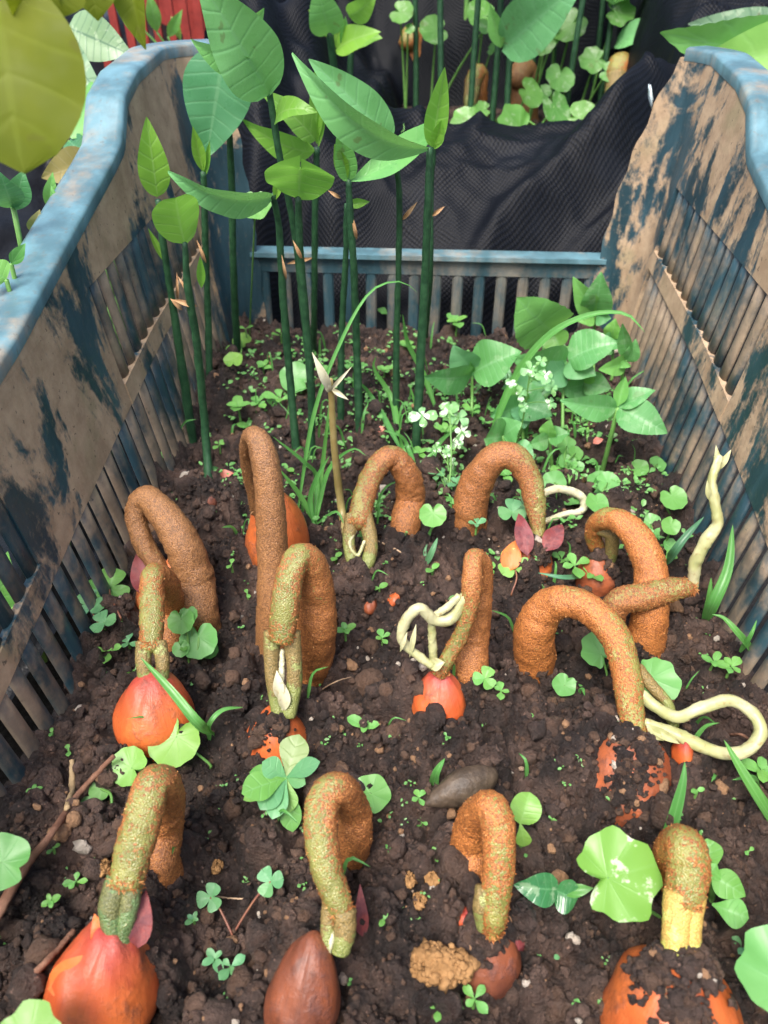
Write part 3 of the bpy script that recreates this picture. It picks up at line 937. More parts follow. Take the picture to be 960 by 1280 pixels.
sprout('brown stem bent level with a tall pale shoot rising against the right wall', [
    (772, 800, 's', 17), (764, 775, 26.6, 19), (775, 752, 26.6, 21), (805, 746, 26.8, 22), (838, 737, 27.2, 21), (866, 733, 27.5, 13)],
    'stem_rust', None, shoots=[([(866, 734, 27.5, 9), (869, 705, 27.7, 10), (882, 676, 28.0, 10), (897, 655, 28.3, 9), (893, 625, 28.8, 8), (890, 600, 29.3, 7), (899, 570, 29.9, 7)], 'shoot_green',
        ((899, 590, 29.7), (895, 556, 30.2), .3), ((898, 588, 29.7), (914, 562, 30.0), .3), ((886, 625, 28.8), (884, 600, 29.1), .25))])
# middle row
sprout('stubby narrow loop planted in the bright orange seed by the left wall', [
    (211, 798, 's', 21), (213, 762, 26.0, 21), (207, 730, 'z3.6', 20), (192, 720, 'z5.0', 19), (190, 745, 'z4.5', 20), (190, 782, 'z3.9', 20), (188, 812, 'z3.3', 19)],
    'stem_green', (190, 842, 2.7, 1.85, 2.3, (.03, .3, 1), 'seed_orange', .2),
    stalks=[[(181, 803, 'z3.5', 11), (179, 825, 'z3.0', 10), (183, 855, 'z2.2', 9)], [(198, 803, 'z3.5', 10), (203, 825, 'z3.0', 9), (202, 855, 'z2.2', 8)]])
sprout('sturdy green-topped hairpin in the centre left, splitting into two legs around white buds', [
    (389, 838, 's', 30), (395, 790, 24.0, 29), (396, 745, 24.1, 27), (389, 706, 24.0, 24), (373, 697, 'z7.3', 21), (362, 722, 'z6.8', 23), (356, 762, 'z5.7', 24), (352, 800, 'z4.5', 22)],
    'stem_green', (347, 886, 1.5, 1.5, 2.0, (.05, .2, 1), 'seed_dull', .31),
    stalks=[[(341, 790, 'z4.6', 12), (339, 830, 'z3.4', 9), (343, 862, 'z2.4', 9), (349, 894, 'z1.4', 9)], [(364, 790, 'z4.6', 12), (368, 830, 'z3.4', 10), (367, 862, 'z2.4', 10), (360, 894, 'z1.4', 10)]],
    shoots=[([(353, 812, 'z3.9', 4), (352, 840, 'z3.1', 5), (350, 860, 'z2.5', 7), (352, 888, 'z1.7', 5)], 'shoot', ((350, 875, 'z2.3'), (346, 838, 'z3.4'), .5), ((356, 888, 'z1.9'), (354, 852, 'z3'), .55))])
sprout('slim loop with a pale shoot curling forward over its red seed', [
    (587, 838, 's', 26), (591, 795, 24.3, 24), (598, 745, 24.6, 21), (601, 708, 24.6, 17), (592, 697, 24.1, 14), (590, 722, 23.5, 16), (587, 755, 23.1, 15), (577, 792, 22.7, 13), (560, 822, 22.3, 13), (548, 844, 21.9, 12)],
    'stem_green', (551, 842, 2.0, 1.35, 1.6, (0, .2, 1), 'seed_orange', .2),
    shoots=[([(583, 742, 23.2, 8), (566, 771, 22.8, 9), (543, 775, 22.6, 9), (524, 760, 22.5, 9), (506, 778, 22.3, 9), (503, 800, 22.1, 8), (520, 818, 21.9, 7), (540, 832, 21.7, 8)], 'shoot_green',
        ((536, 832, 21.7), (556, 828, 21.7), .6), ((520, 780, 22.3), (512, 822, 21.8), .25), ((509, 790, 22), (500, 815, 21.7), .2)),
        ([(574, 745, 23.1, 6), (560, 758, 22.9, 6), (541, 775, 22.7, 6), (541, 806, 22.4, 7), (541, 830, 22.1, 6)], 'shoot_green')])
sprout('long rusty arch ending in a looping cream shoot above a half-buried seed', [
    (668, 822, 's', 29), (668, 788, 25.2, 29), (684, 760, 25.3, 27), (712, 752, 'z4.0', 24), (748, 770, 'z4.0', 24), (772, 803, 'z3.6', 24), (784, 845, 'z3.0', 24), (788, 885, 'z2.4', 22), (797, 920, 'z1.7', 17)],
    'stem_orange', (795, 918, 2.0, 2.3, 2.5, (.05, .3, 1), 'seed_muddy', .34),
    shoots=[([(800, 866, 'z2.7', 8), (820, 884, 'z2.4', 10), (848, 896, 'z2.2', 10), (880, 884, 'z2.5', 10), (912, 875, 'z2.7', 10), (942, 893, 'z2.4', 10), (950, 918, 'z2.0', 10), (930, 940, 'z1.6', 10), (895, 940, 'z1.6', 10), (860, 925, 'z1.8', 11), (830, 912, 'z2.0', 9), (806, 902, 'z2.2', 6)], 'shoot_green',
        ((806, 905, 'z2.2'), (850, 930, 'z1.9'), .4), ((808, 908, 'z2.2'), (830, 926, 'z1.9'), .4))],
    stalks=[[(795, 835, 'z3.0', 9), (815, 858, 'z2.5', 8), (834, 880, 'z2.0', 7), (842, 908, 'z1.2', 7)]], extra=[(853, 942, .1, (.7, .4, .8), (0, .3, 1), 'seed_orange')])
# front row
sprout('flattened loop at bottom left growing from the largest orange seed', [
    (200, 1078, 's', 29), (203, 1040, 14.5, 29), (207, 1005, 14.8, 28), (205, 980, 'z4.9', 25), (190, 981, 'z5.6', 28), (180, 1015, 'z5.2', 31), (168, 1060, 'z4.5', 32), (156, 1108, 'z3.8', 29)],
    'stem_green', (140, 1158, 3.0, 1.95, 2.8, (.22, .45, 1), 'seed_orange', .2), stalkmat='stalk_deep',
    stalks=[[(150, 1098, 'z3.9', 17), (138, 1135, 'z3.4', 15), (146, 1176, 'z2.5', 12)], [(166, 1098, 'z3.9', 15), (161, 1135, 'z3.4', 12), (153, 1178, 'z2.5', 10)]],
    flakes=[((172, 1185, 'z2.4'), (183, 1112, 'z3.3'), .75, 'flake'), ((60, 1235, 'z2.0'), (140, 1190, 'z2.7'), .9, 'flake_orange'), ((128, 1185, 'z2.5'), (118, 1142, 'z3.2'), .55, 'flake_orange')])
sprout('olive-backed loop at bottom centre growing from a dark brown seed', [
    (438, 1072, 's', 25), (444, 1040, 15.0, 25), (441, 1008, 15.2, 24), (424, 986, 'z4.8', 24), (405, 998, 'z5.0', 27), (401, 1040, 'z4.5', 27), (408, 1085, 'z3.8', 26), (423, 1128, 'z3.0', 23), (429, 1150, 'z2.6', 18)],
    'stem_green', (392, 1172, 2.4, 1.3, 2.3, (.16, .6, 1), 'seed_brown', .2),
    stalks=[[(414, 1126, 'z3.0', 12), (411, 1150, 'z2.6', 10), (409, 1184, 'z2.0', 9)], [(430, 1138, 'z2.9', 16), (431, 1165, 'z2.4', 14), (425, 1190, 'z1.9', 12)]],
    shoots=[([(416, 1160, 'z2.5', 4), (414, 1176, 'z2.3', 5), (411, 1192, 'z2', 3)], 'shoot')], flakes=[((453, 1170, 's'), (450, 1105, 'z1.4'), .5, 'flake')])
sprout('orange-speckled loop at bottom right of centre touching the dark pod', [
    (588, 1088, 's', 28), (587, 1055, 14.9, 28), (595, 1024, 15.0, 27), (612, 1008, 'z4.4', 24), (622, 1030, 'z4.2', 26), (624, 1070, 'z3.5', 26), (620, 1115, 'z2.6', 25), (618, 1145, 'z2.0', 22), (616, 1170, 'z1.4', 13)],
    'stem_orange', (612, 1160, 1.2, 1.3, 1.6, (0, .2, 1), 'seed_brown', .6),
    stalks=[[(606, 1110, 'z2.7', 12), (601, 1135, 'z2.2', 10), (604, 1160, 'z1.4', 8)]],
    extra=[(578, 1150, 0, (.5, .4, .45), (.4, 0, 1), 'seed_orange'), (641, 1168, .1, (.55, .5, .5), (0, 0, 1), 'flake')])
sprout('upright shaggy orange stub with a yellow stalk at the lower right corner', [
    (846, 1105, 's', 26), (842, 1080, 14.3, 26), (848, 1060, 'z3.7', 25), (857, 1058, 'z4.6', 25), (860, 1080, 'z4.3', 28), (859, 1105, 'z4.0', 27), (857, 1132, 'z3.6', 23)],
    'stem_orange', (852, 1196, 2.8, 2.3, 2.5, (0, .45, 1), 'seed_dull', .6), stalkmat='stalk_yellow', jit=.022, rs=.97,
    stalks=[[(850, 1116, 'z3.8', 20), (846, 1160, 'z3.2', 18), (842, 1212, 'z2.3', 17)], [(866, 1116, 'z3.8', 17), (862, 1160, 'z3.2', 15), (858, 1212, 'z2.3', 14)]])

# ------------------------------------------------------------------ saplings standing in the crate
def P3(p):
    return pt((p[0], p[1], p[2], 1))[:3]


def bleaf(parent, b, t, w, mat, roll=0.0, kind='ovate', fold=.25, droop=.1, name='leaf', **kw):
    """leaf from b to t (px, py, Y); width in cm; roll turns the blade about its midrib away from facing the lens"""
    B, T = P3(b), P3(t)
    d = unit(T - B); n = unit(-ray(t[0], t[1])); n = unit(n - d * (n @ d)); s = np.cross(d, n)
    n = n * math.cos(roll) + s * math.sin(roll)
    return part(name, leaf(B, T, w, n, kind, fold, droop, **kw), mat, parent)


def sapling(label, stem, leaves=(), bracts=(), husk=None, mat='sapling_stem', name='sapling', cat='sapling', group='saplings in the crate'):
    P = pts(stem)
    for i, q in enumerate(P):
        q[3] *= .76 * rng.uniform(.92, 1.1)
        if 0 < i < len(P) - 1: q[:2] += rng.normal(0, .12, 2)
    b = P[0].copy(); b[2] -= .8
    t = thing(name, P[0][:3], label, cat, group)
    part('stem', tube([b] + P, n=60, seg=10, jit=.008, lump=.16, seed=len(COL.objects)), mat, t)
    for l in leaves:
        kw = dict(l[4]) if len(l) > 4 else {}
        bleaf(t, l[0], l[1], l[2] * .88, l[3], seed=len(COL.objects) % 97, nl=22, **{k: v for k, v in kw.items() if k != 'nl'})
    for q in bracts:
        bleaf(t, q[0], q[1], q[2] * .75, 'bract', kind='lance', fold=.6, droop=.2, name='bract', nl=8, nw=4)
    if husk:
        part('seed', blob(onsoil(husk[0], husk[1], husk[2]), husk[3], (0, 0, 1), husk[0], .15, 16, 20, .3), husk[4], t)
    return t


UP = dict(kind='lance', fold=.9, droop=-.04, nl=12, nw=6)
sapling('leftmost sapling with one upright pale green pointed leaf', [(241, 552, 's', 7), (232, 480, 44.4, 7), (218, 380, 44.0, 6), (206, 305, 43.6, 5.5), (198, 250, 43.2, 5)],
    [((197, 246, 43.1), (183, 146, 42.8), 2.05, 'leaf_young', dict(fold=.3, droop=.04, kind='ovate')), ((208, 330, 43.6), (185, 285, 43.4), .5, 'leaf_young', UP)],
    [((228, 388, 44), (212, 372, 43.8), .35), ((222, 375, 43.9), (221, 340, 43.6), .25)])
sapling('short sapling with a cupped round yellow-green leaf near the left wall', [(263, 622, 's', 8), (259, 540, 37.2, 7), (250, 430, 36.8, 6.5), (240, 355, 36.4, 6), (231, 303, 36.0, 4.5)],
    [((231, 305, 36.0), (220, 247, 34.6), 2.55, 'leaf_young', dict(fold=-.3, droop=-.06, kind='round', roll=.25)), ((252, 360, 36.6), (250, 320, 36.2), .55, 'leaf_young', UP)],
    [((247, 383, 36.7), (214, 374, 36.2), .4), ((240, 372, 36.5), (222, 345, 36.5), .25)], (262, 625, -.2, (.55, .5, .6), 'seed_brown'))
sapling('slender sapling ending in a small ribbed bud below the broad hanging leaf', [(262, 478, 's', 6), (260, 400, 49.8, 6), (258, 300, 49.4, 5.5), (254, 215, 49.0, 5)],
    [((254, 215, 49), (241, 158, 48.6), 1.0, 'leaf_young', UP), ((256, 222, 49), (262, 176, 49), .5, 'leaf_young', UP)], [((258, 330, 49.4), (246, 300, 49.4), .3)])
sapling('dark sapling carrying the broad deep green leaf that hangs down', [(297, 440, 's', 6), (292, 340, 54.0, 6), (288, 240, 53.4, 5.5), (284, 140, 52.8, 5), (280, 60, 52.2, 4.5)],
    [((281, 58, 52.0), (258, 197, 50.4), 5.0, 'leaf_deep', dict(fold=.12, droop=.03, kind='ovate')), ((284, 62, 52), (330, 10, 50), 2.2, 'leaf_sapling', dict(roll=.4))])
sapling('sapling with one long bluish leaf stretched level to the left', [(370, 560, 's', 6.5), (366, 480, 43.2, 6.5), (358, 380, 42.8, 6), (350, 290, 42.4, 5.5), (341, 243, 42.0, 5)],
    [((342, 246, 42.0), (210, 214, 40.4), 2.7, 'leaf_gloss', dict(roll=-.85, fold=.3, droop=.16, kind='ovate')), ((344, 250, 42), (350, 215, 41.8), .6, 'leaf_young', UP)], [((358, 350, 42.7), (352, 318, 42.6), .25)])
sapling('sapling bearing a heart-shaped bright leaf folded toward the viewer', [(390, 572, 's', 6.5), (387, 480, 42.0, 6.5), (380, 380, 41.6, 6.5), (376, 300, 41.2, 6), (373, 246, 40.8, 5)],
    [((373, 250, 40.8), (376, 196, 39.2), 3.9, 'leaf_young', dict(fold=.4, droop=-.1, kind='heart', roll=0, notch=.36, nl=20, nw=12))], [((378, 325, 41.3), (366, 300, 41.2), .3)])
sapling('tall sapling with a dark bud tip and large glossy leaf overhead', [(390, 500, 's', 6), (382, 400, 47.8, 6), (366, 290, 47.0, 6), (348, 190, 46.2, 5.5), (337, 120, 45.6, 5), (335, 95, 45.4, 4)],
    [((335, 122, 45.6), (337, 80, 45.3), .65, 'leaf_deep', UP), ((336, 118, 45.4), (246, -30, 42.6), 4.3, 'leaf_gloss', dict(fold=.35, droop=.06, roll=.15, kind='ovate')),
     ((344, 150, 45.8), (396, 140, 44.6), 1.9, 'leaf_young', dict(roll=-.7, droop=.2)), ((330, 78, 45), (238, 48, 44.4), 1.7, 'leaf_sapling', dict(roll=-.7, droop=.18, kind='lance'))])
sapling('sapling with a slim notched bud and two leaves angled down left', [(392, 440, 's', 5), (393, 380, 54.6, 5), (394, 290, 54.0, 5), (396, 185, 53.4, 5)],
    [((396, 180, 53.4), (394, 84, 52.8), 1.15, 'leaf_young', UP), ((394, 176, 53.2), (322, 112, 51.4), 2.1, 'leaf_young', dict(roll=.4, droop=.12, kind='ovate')),
     ((393, 190, 53.4), (302, 148, 51.8), 2.3, 'leaf_young', dict(roll=-.5, droop=.16, kind='ovate')), ((398, 184, 53.4), (404, 120, 53.2), .7, 'leaf_young', UP)],
    [((391, 322, 54.2), (358, 330, 53.8), .45)])
sapling('thin dark sapling stem between the folded leaf and the leaf pair', [(426, 528, 's', 5.5), (427, 430, 46.2, 5.5), (430, 330, 45.8, 5), (434, 255, 45.4, 5)],
    [((434, 256, 45.4), (462, 252, 45.2), .7, 'leaf_young', UP)], [((426, 248, 45.4), (410, 238, 45.2), .3)])
sapling('sapling with a wavy leaf pair, one leaf reaching right', [(449, 534, 's', 6.5), (446, 440, 45.4, 6.5), (442, 340, 45.0, 6), (438, 255, 44.6, 5.5), (436, 225, 44.4, 5)],
    [((436, 226, 44.4), (424, 154, 43.6), 1.7, 'leaf_sapling', dict(fold=.9, droop=-.05)), ((437, 226, 44.4), (556, 142, 42.6), 2.2, 'leaf_sapling', dict(roll=-.75, fold=.35, droop=-.12, kind='lance')), ((433, 224, 44.4), (418, 180, 44), 1.0, 'leaf_young', UP)],
    [((446, 300, 44.8), (440, 268, 44.6), .3)])
sapling('pale-topped sapling with a light ribbed leaf leaning back left', [(495, 528, 's', 5.5), (497, 430, 46.4, 5.5), (499, 320, 46.0, 5), (497, 230, 45.6, 4.5), (488, 175, 45.2, 3.5)],
    [((489, 176, 45.2), (386, 74, 43.8), 2.7, 'leaf_gloss', dict(roll=.25, fold=.35, droop=.05, kind='ovate')), ((497, 205, 45.4), (508, 166, 45), .5, 'leaf_sapling', UP)], [((503, 275, 45.8), (522, 252, 45.4), .35)])
sapling('thick tall sapling with a long arching leaf pointing left', [(520, 562, 's', 7), (524, 470, 43.2, 7), (530, 360, 42.8, 6.5), (535, 260, 42.4, 6), (537, 185, 42.0, 5.5)],
    [((537, 186, 42.0), (365, 66, 39.8), 2.4, 'leaf_gloss', dict(roll=-.62, fold=.45, droop=.2, kind='lance')), ((540, 184, 42), (556, 84, 41.2), 1.6, 'leaf_young', dict(fold=.8, droop=-.08)), ((543, 186, 42), (552, 150, 41.6), .9, 'leaf_young', UP)])
sapling('thinner sapling stem standing close behind the thick tall one', [(531, 425, 's', 5), (536, 340, 56.0, 5), (540, 250, 55.4, 4.5), (543, 175, 54.8, 4)],
    [((543, 176, 54.8), (552, 118, 54.4), .9, 'leaf_sapling', UP)], [((540, 270, 55.4), (556, 258, 55.2), .35)])
# thin tan shoot with white scales
t = thing('pale_shoot', onsoil(430, 655), 'thin tan shoot with withered white leaf scales at its tip', 'seedling')
part('stem', tube(pts([(432, 668, 's', 5), (426, 630, 35.4, 5), (418, 560, 35.2, 4.5), (414, 490, 35.0, 4), (413, 474, 34.9, 3)]), n=34, seg=10, jit=.006), 'shoot_tan', t)
for b0, t0, w in [((413, 488, 34.9), (390, 440, 34.6), .5), ((414, 486, 34.9), (436, 500, 34.4), .28), ((413, 488, 34.9), (440, 458, 34.6), .22), ((413, 490, 34.9), (402, 470, 34.6), .35)]:
    bleaf(t, b0, t0, w, 'shoot', kind='lance', fold=.6, droop=.2, name='leaf_scale', nl=9, nw=4)


# ------------------------------------------------------------------ weeds
def ribbon(P, w, fold=.5, n=26):
    C = spline(np.asarray(P, float), n); T = np.gradient(C, axis=0); T /= np.linalg.norm(T, axis=1)[:, None]
    t = np.linspace(0, 1, n)
    V = []; U = []
    for i in range(n):
        v = unit(CAM - C[i]) * .6 + np.array([0, 0, .4]); s = unit(np.cross(T[i], v)); nn = np.cross(s, T[i])
        ww = w / 2 * (min(1, .45 + t[i] * 2.2) * (1 - t[i] ** 3) ** .8 + .02)
        for u in (-1, -.5, 0, .5, 1):
            V.append(C[i] + s * u * ww + nn * abs(u) * ww * fold); U.append((u, t[i], 1))
    return np.array(V), [tuple(q) for q in grid_faces(n, 5)], np.array(U)


def grass(label, blades_, mat='grass', group='grass blades among the sprouts'):
    """blades: list of (list of (px, py, Y or 'z..'), width cm); one blade or a tuft"""
    blades = [(q, w * .8) for q, w in blades_]
    b = P3(blades[0][0][0])
    if len(blades) == 1:
        return single('grass_plant', ribbon([P3(q) for q in blades[0][0]], blades[0][1]), mat, b, label, 'grass', group)
    t = thing('grass_tuft', b, label, 'grass', group)
    for pp, w in blades: part('blade', ribbon([P3(q) for q in pp], w), mat, t)
    return t


grass('long arching grass blade crossing in front of the back wall slats', [([(372, 640, 's'), (392, 520, 36.6), (425, 430, 37.4), (462, 366, 38.4), (500, 352, 39.2), (522, 366, 39.6)], .3)])
grass('grass tuft spreading beside the tallest hairpin loop', [([(392, 655, 's'), (396, 600, 36.5), (380, 578, 36), (340, 545, 35.5)], .38), ([(392, 655, 's'), (402, 590, 37), (408, 540, 37.5), (412, 500, 38)], .35), ([(394, 655, 's'), (375, 620, 35.4), (348, 585, 35.2)], .4),
    ([(394, 655, 's'), (410, 590, 36.5), (440, 562, 36.3), (458, 570, 36)], .36), ([(396, 655, 's'), (420, 640, 34.8), (430, 655, 34.2)], .25), ([(392, 655, 's'), (388, 625, 35.5), (396, 598, 35.5), (412, 570, 35.6)], .4)])
grass('curved grass blade arching over the broad-leaved weeds to the right wall', [([(608, 560, 's'), (640, 480, 44.0), (680, 425, 43.8), (730, 396, 43.4), (780, 392, 42.8), (806, 415, 42.2)], .62)])
grass('upright grass blade bent between two sapling stems', [([(545, 512, 's'), (530, 470, 47.4), (510, 430, 47.2), (503, 392, 47.0)], .5)])
grass('pale folded grass blade lying across the bright orange seed', [([(268, 920, 's'), (248, 905, 'z2.2'), (215, 865, 'z3.0'), (176, 822, 'z3.6')], .55)])
grass('curling grass blade right of the bright orange seed', [([(262, 925, 's'), (262, 905, 'z1.4'), (278, 888, 'z1.7'), (304, 884, 'z1.3')], .3)])
grass('water-beaded grass blade beside the scaly loop by the right wall', [([(832, 710, 's'), (843, 690, 'z1.6'), (858, 670, 'z2.5'), (880, 646, 'z3.2')], .62)], 'grass_blue')
grass('broad upright grass blade under the tall pale shoot', [([(880, 778, 's'), (893, 752, 'z1.8'), (910, 710, 'z3.2'), (916, 656, 'z4.8')], .72), ([(880, 778, 's'), (886, 750, 'z1.2'), (889, 722, 'z2.2')], .45)])
grass('leaning grass blade at the foot of the right wall slats', [([(945, 822, 's'), (925, 795, 'z1.4'), (905, 773, 'z2.0'), (890, 768, 'z2.0')], .5), ([(925, 815, 's'), (938, 795, 'z1.6'), (946, 775, 'z2.2')], .3)])
grass('tall grass blade rising behind the shaggy orange stub', [([(826, 1072, 's'), (840, 1030, 'z1.8'), (853, 980, 'z3.2'), (856, 952, 'z3.8')], .62)])
grass('grass blade leaning at the right edge below the cream shoot', [([(975, 1040, 's'), (950, 1000, 'z1.4'), (925, 960, 'z2.2'), (905, 925, 'z2.8')], .62), ([(950, 985, 's'), (940, 972, 'z1.5'), (915, 975, 'z1.2')], .35)])
grass('short dark grass blade standing next to the brown pod', [([(542, 982, 's'), (546, 965, 'z.9'), (556, 948, 'z1.4')], .5)])
grass('bluish grass tuft between the two back arches', [([(533, 705, 's'), (540, 690, 'z1.2'), (547, 672, 'z1.8')], .45), ([(533, 705, 's'), (531, 690, 'z.8'), (534, 680, 'z1.1')], .25)], 'grass_blue')
grass('narrow grass blade tuft behind the short split loop', [([(520, 590, 's'), (510, 560, 41.4), (500, 545, 41.4), (478, 538, 41.4)], .4), ([(520, 592, 's'), (505, 565, 41), (498, 540, 41)], .4), ([(535, 600, 's'), (545, 560, 41.4), (570, 535, 41.8)], .55)])
grass('grass blade bent over the soil below the leftmost sapling', [([(222, 545, 's'), (232, 528, 43.4), (246, 524, 43.4)], .3)])
grass('thin grass tuft among the saplings in the middle back', [([(600 - 100, 560, 's'), (470, 505, 46), (450, 480, 46), (428, 472, 46)], .5), ([(498, 545, 's'), (490, 500, 46.5), (468, 462, 47), (470, 445, 47)], .55), ([(500, 548, 's'), (520, 520, 46), (512, 480, 46.5)], .35)])
grass('short grass blade lying over the soil before the orange-red seed', [([(735, 720, 's'), (705, 722, 'z.9'), (672, 716, 'z1.0')], .4)], 'grass_blue')

RED = 'red_stalk'


def stalk(t, a, b, w=.07, mat='weed_stem', bend=.15):
    a, b = np.asarray(a, float), np.asarray(b, float)
    m = (a + b) / 2 + np.array([rng.normal(0, bend), rng.normal(0, bend), .1])
    return part('stalk', tube([a - np.array([0, 0, .3]), a, m, b], [w * 1.2, w * 1.1, w, w * .9], n=12, seg=6), mat, t)


def tilt(a=.25, toward=.25):
    return unit(np.array([rng.normal(0, a), rng.normal(-toward, a), 1.0]))


def seedling(label, px, py, size, mat='leaf_weed', pairs=2, h=.7, kind='obovate', group='tiny weed seedlings on the soil', name='weed_seedling', ratio=.62):
    """small seedling: crossed pairs of leaves on a short stalk; size in px = spread"""
    b = onsoil(px, py + size * .12)
    R = size * depth(b) / FPX / 2
    t = thing(name, b, label, 'weed', group)
    top = b + np.array([0, 0, h * R])
    stalk(t, b, top, .05 + .02 * R, bend=.03)
    a0 = rng.uniform(0, 6.28)
    for k in range(pairs):
        for j in range(2):
            a = a0 + k * 1.57 + j * math.pi + rng.normal(0, .2)
            L = R * (1 - .22 * k) * rng.uniform(.8, 1.15)
            d = np.array([math.cos(a), math.sin(a), rng.uniform(.05, .4)])
            c = top + np.array([0, 0, .16 * R * k])
            part('leaf', leaf(c, c + unit(d) * L, L * ratio * rng.uniform(.9, 1.15), (0, -.1, 1), kind, .2, .05, .04, 8, 4, seed=k + j), mat, t)
    return t


def clover(label, px, py, size, mat='leaf_weed', base=None, group='three-leaved clover weeds', nrm=None, n=3, rot=None):
    c = onsoil(px, py, .9); R = size * depth(c) / FPX / 2 * .92
    b = onsoil(*base) if base else onsoil(px + rng.uniform(-6, 6), py + size * .3)
    t = thing('clover_sprout', b, label, 'weed', group)
    stalk(t, b, c, .045, RED if base else 'weed_stem')
    nn = unit(nrm if nrm is not None else tilt(.15, .35)); e = unit(np.cross(nn, [0, 1, .1])); f = np.cross(nn, e)
    a0 = rng.uniform(0, 2.1) if rot is None else rot
    for k in range(n):
        a = a0 + k * 2 * math.pi / n
        d = e * math.cos(a) + f * math.sin(a)
        part('leaflet', leaf(c, c + d * R + nn * R * .12, R * 1.12, nn, 'heart', .22, .03, .02, 12, 8, notch=.3, seed=k), mat, t)
    return t


def padleaf(label, px, py, rpx, mat='leaf_kidney', shape='kidney', base=None, h=1.6, axis=None, nrm=None, name='round_leaf_weed', group='round-leaved weeds', cup=.12, extra=()):
    """one or several stalked round leaves; extra = (px, py, rpx[, h])"""
    c0 = onsoil(px, py, h); b = onsoil(*base) if base else onsoil(px, py + rpx * .5)
    t = thing(name, b, label, 'weed', group)
    for i, (x, y, r, hh) in enumerate([(px, py, rpx, h)] + [(*e, h)[:4] for e in extra]):
        c = onsoil(x, y, hh); R = r * depth(c) / FPX
        n_ = unit(nrm) if nrm is not None else tilt(.18, .45)
        a_ = axis if axis is not None else (rng.normal(), rng.normal(), 0)
        o = part('leaf', disc_leaf(c - unit(a_) * R * .35, a_, n_, R, shape, cup, i + int(px)), mat, t)
        stalk(t, b, c - unit(a_) * R * .35 - n_ * .02, .06)
    return t


# clovers
clover('fresh three-leaved clover highest by the left wall slats', 137, 735, 58, 'leaf_weed', (150, 770), rot=.5)
clover('clover with blue-green leaflets tucked against the left wall', 112, 758, 50, 'leaf_blue', (130, 790))
clover('small dark clover below the pair by the left wall', 130, 778, 38, 'leaf_blue')
clover('crinkled clover cluster right of the left wall pair', 152, 776, 34, 'leaf_blue')
clover('pale yellow clover in front of the orange-red seed', 641, 705, 44, 'leaf_lime', (640, 740), rot=.8)
clover('bluish clover on a red stalk between the two front left loops', 263, 1122, 38, 'leaf_blue', (290, 1168), rot=.2)
clover('clover with folded leaflets and a water drop on a red stalk', 338, 1102, 40, 'leaf_blue', (293, 1165), rot=1.2)
clover('clover tucked under the broad arch', 640, 640, 40, 'leaf_blue')
clover('second clover peeping through the broad arch', 658, 634, 36, 'leaf_blue')
clover('clover beside the foot of the slim loop', 606, 848, 34, 'leaf_weed')
# round-leaved weeds
padleaf('large lime kidney-shaped leaf in front of the bright orange seed', 214, 930, 33, base=(262, 955), h=1.9, axis=(-.3, -1, 0), nrm=(.0, -.5, 1), extra=())
padleaf('medium lime round leaf just behind the bottom left loop', 158, 956, 24, base=(190, 985), h=1.5, axis=(-.6, .3, 0), nrm=(-.1, -.5, 1))
padleaf('pair of small round leaves left of the bottom left loop', 123, 990, 13, 'leaf_round', base=(140, 1010), h=.7, extra=((110, 1003, 8, .5),))
padleaf('bright heart-shaped leaf beside the stubby narrow loop', 248, 803, 24, 'leaf_round', base=(236, 825), h=1.3, axis=(.2, -1, 0), nrm=(0, -.6, 1), extra=((226, 778, 17, 1.6), (235, 770, 12, 1.8), (226, 812, 11, .6), (262, 814, 11, .7)))
padleaf('two-lobed leaf at the foot of the broad arch', 541, 645, 17, 'leaf_round', h=.9, axis=(0, -1, 0), nrm=(0, -.6, 1))
padleaf('round leaf near the right wall under the broad-leaved weeds', 844, 624, 17, 'leaf_round', base=(838, 645), h=1.2, nrm=(0, -.5, 1))
padleaf('toothed round leaf showing through the long rusty arch', 745, 812, 25, 'leaf_round', 'angular', base=(760, 850), h=1.4, nrm=(.1, -.6, 1), axis=(-.4, .6, 0))
padleaf('larger toothed leaf hidden behind the long rusty arch', 824, 852, 32, 'leaf_round', 'angular', base=(815, 890), h=1.5, nrm=(0, -.4, 1), axis=(.4, -.2, 0))
padleaf('white-mottled lobed leaf left of the shaggy orange stub', 778, 1092, 58, 'leaf_mottled', 'angular', base=(830, 1150), h=2.4, nrm=(.05, -.35, 1), axis=(.8, .25, 0), cup=.06)
padleaf('glossy curled leaf in the shade of the long rusty arch', 703, 860, 15, 'leaf_round', 'round', h=.8, nrm=(0, -.4, 1))
padleaf('large leaf cut off by the right edge at the bottom corner', 972, 1210, 58, 'leaf_round', 'angular', base=(985, 1275), h=2.6, nrm=(-.1, -.3, 1), axis=(-.2, 1, 0))
padleaf('pale leaf cut off by the bottom edge at the left corner', 40, 1290, 42, 'leaf_kidney', 'angular', base=(20, 1330), h=4.5, nrm=(0, -.3, 1), axis=(0, 1, 0))
padleaf('dark green leaf at the left edge beside the dry twig', -8, 1075, 34, 'leaf_round', 'round', base=(-30, 1110), h=1.4, nrm=(.2, -.3, 1))
padleaf('shaded dark leaf lying right of the bottom centre loop', 466, 985, 24, 'leaf_round', 'round', h=.3, nrm=(.1, -.2, 1))
padleaf('cluster of round leaves under the broad-leaved weeds', 745, 605, 17, 'leaf_round', 'round', base=(755, 640), h=1.0, extra=((765, 604, 15, 1.2), (690, 600, 15, .8), (720, 618, 18, .9), (748, 632, 15, .7)))
padleaf('creeping weed with tiny crowded round leaves behind the pale curved shoot', 704, 558, 13, 'leaf_round', 'round', base=(712, 600), h=1.2,
        extra=((722, 566, 10, 1.1), (703, 577, 10, .9), (716, 580, 9, .8), (700, 590, 11, .6), (713, 592, 9, .5), (725, 583, 8, .7)))
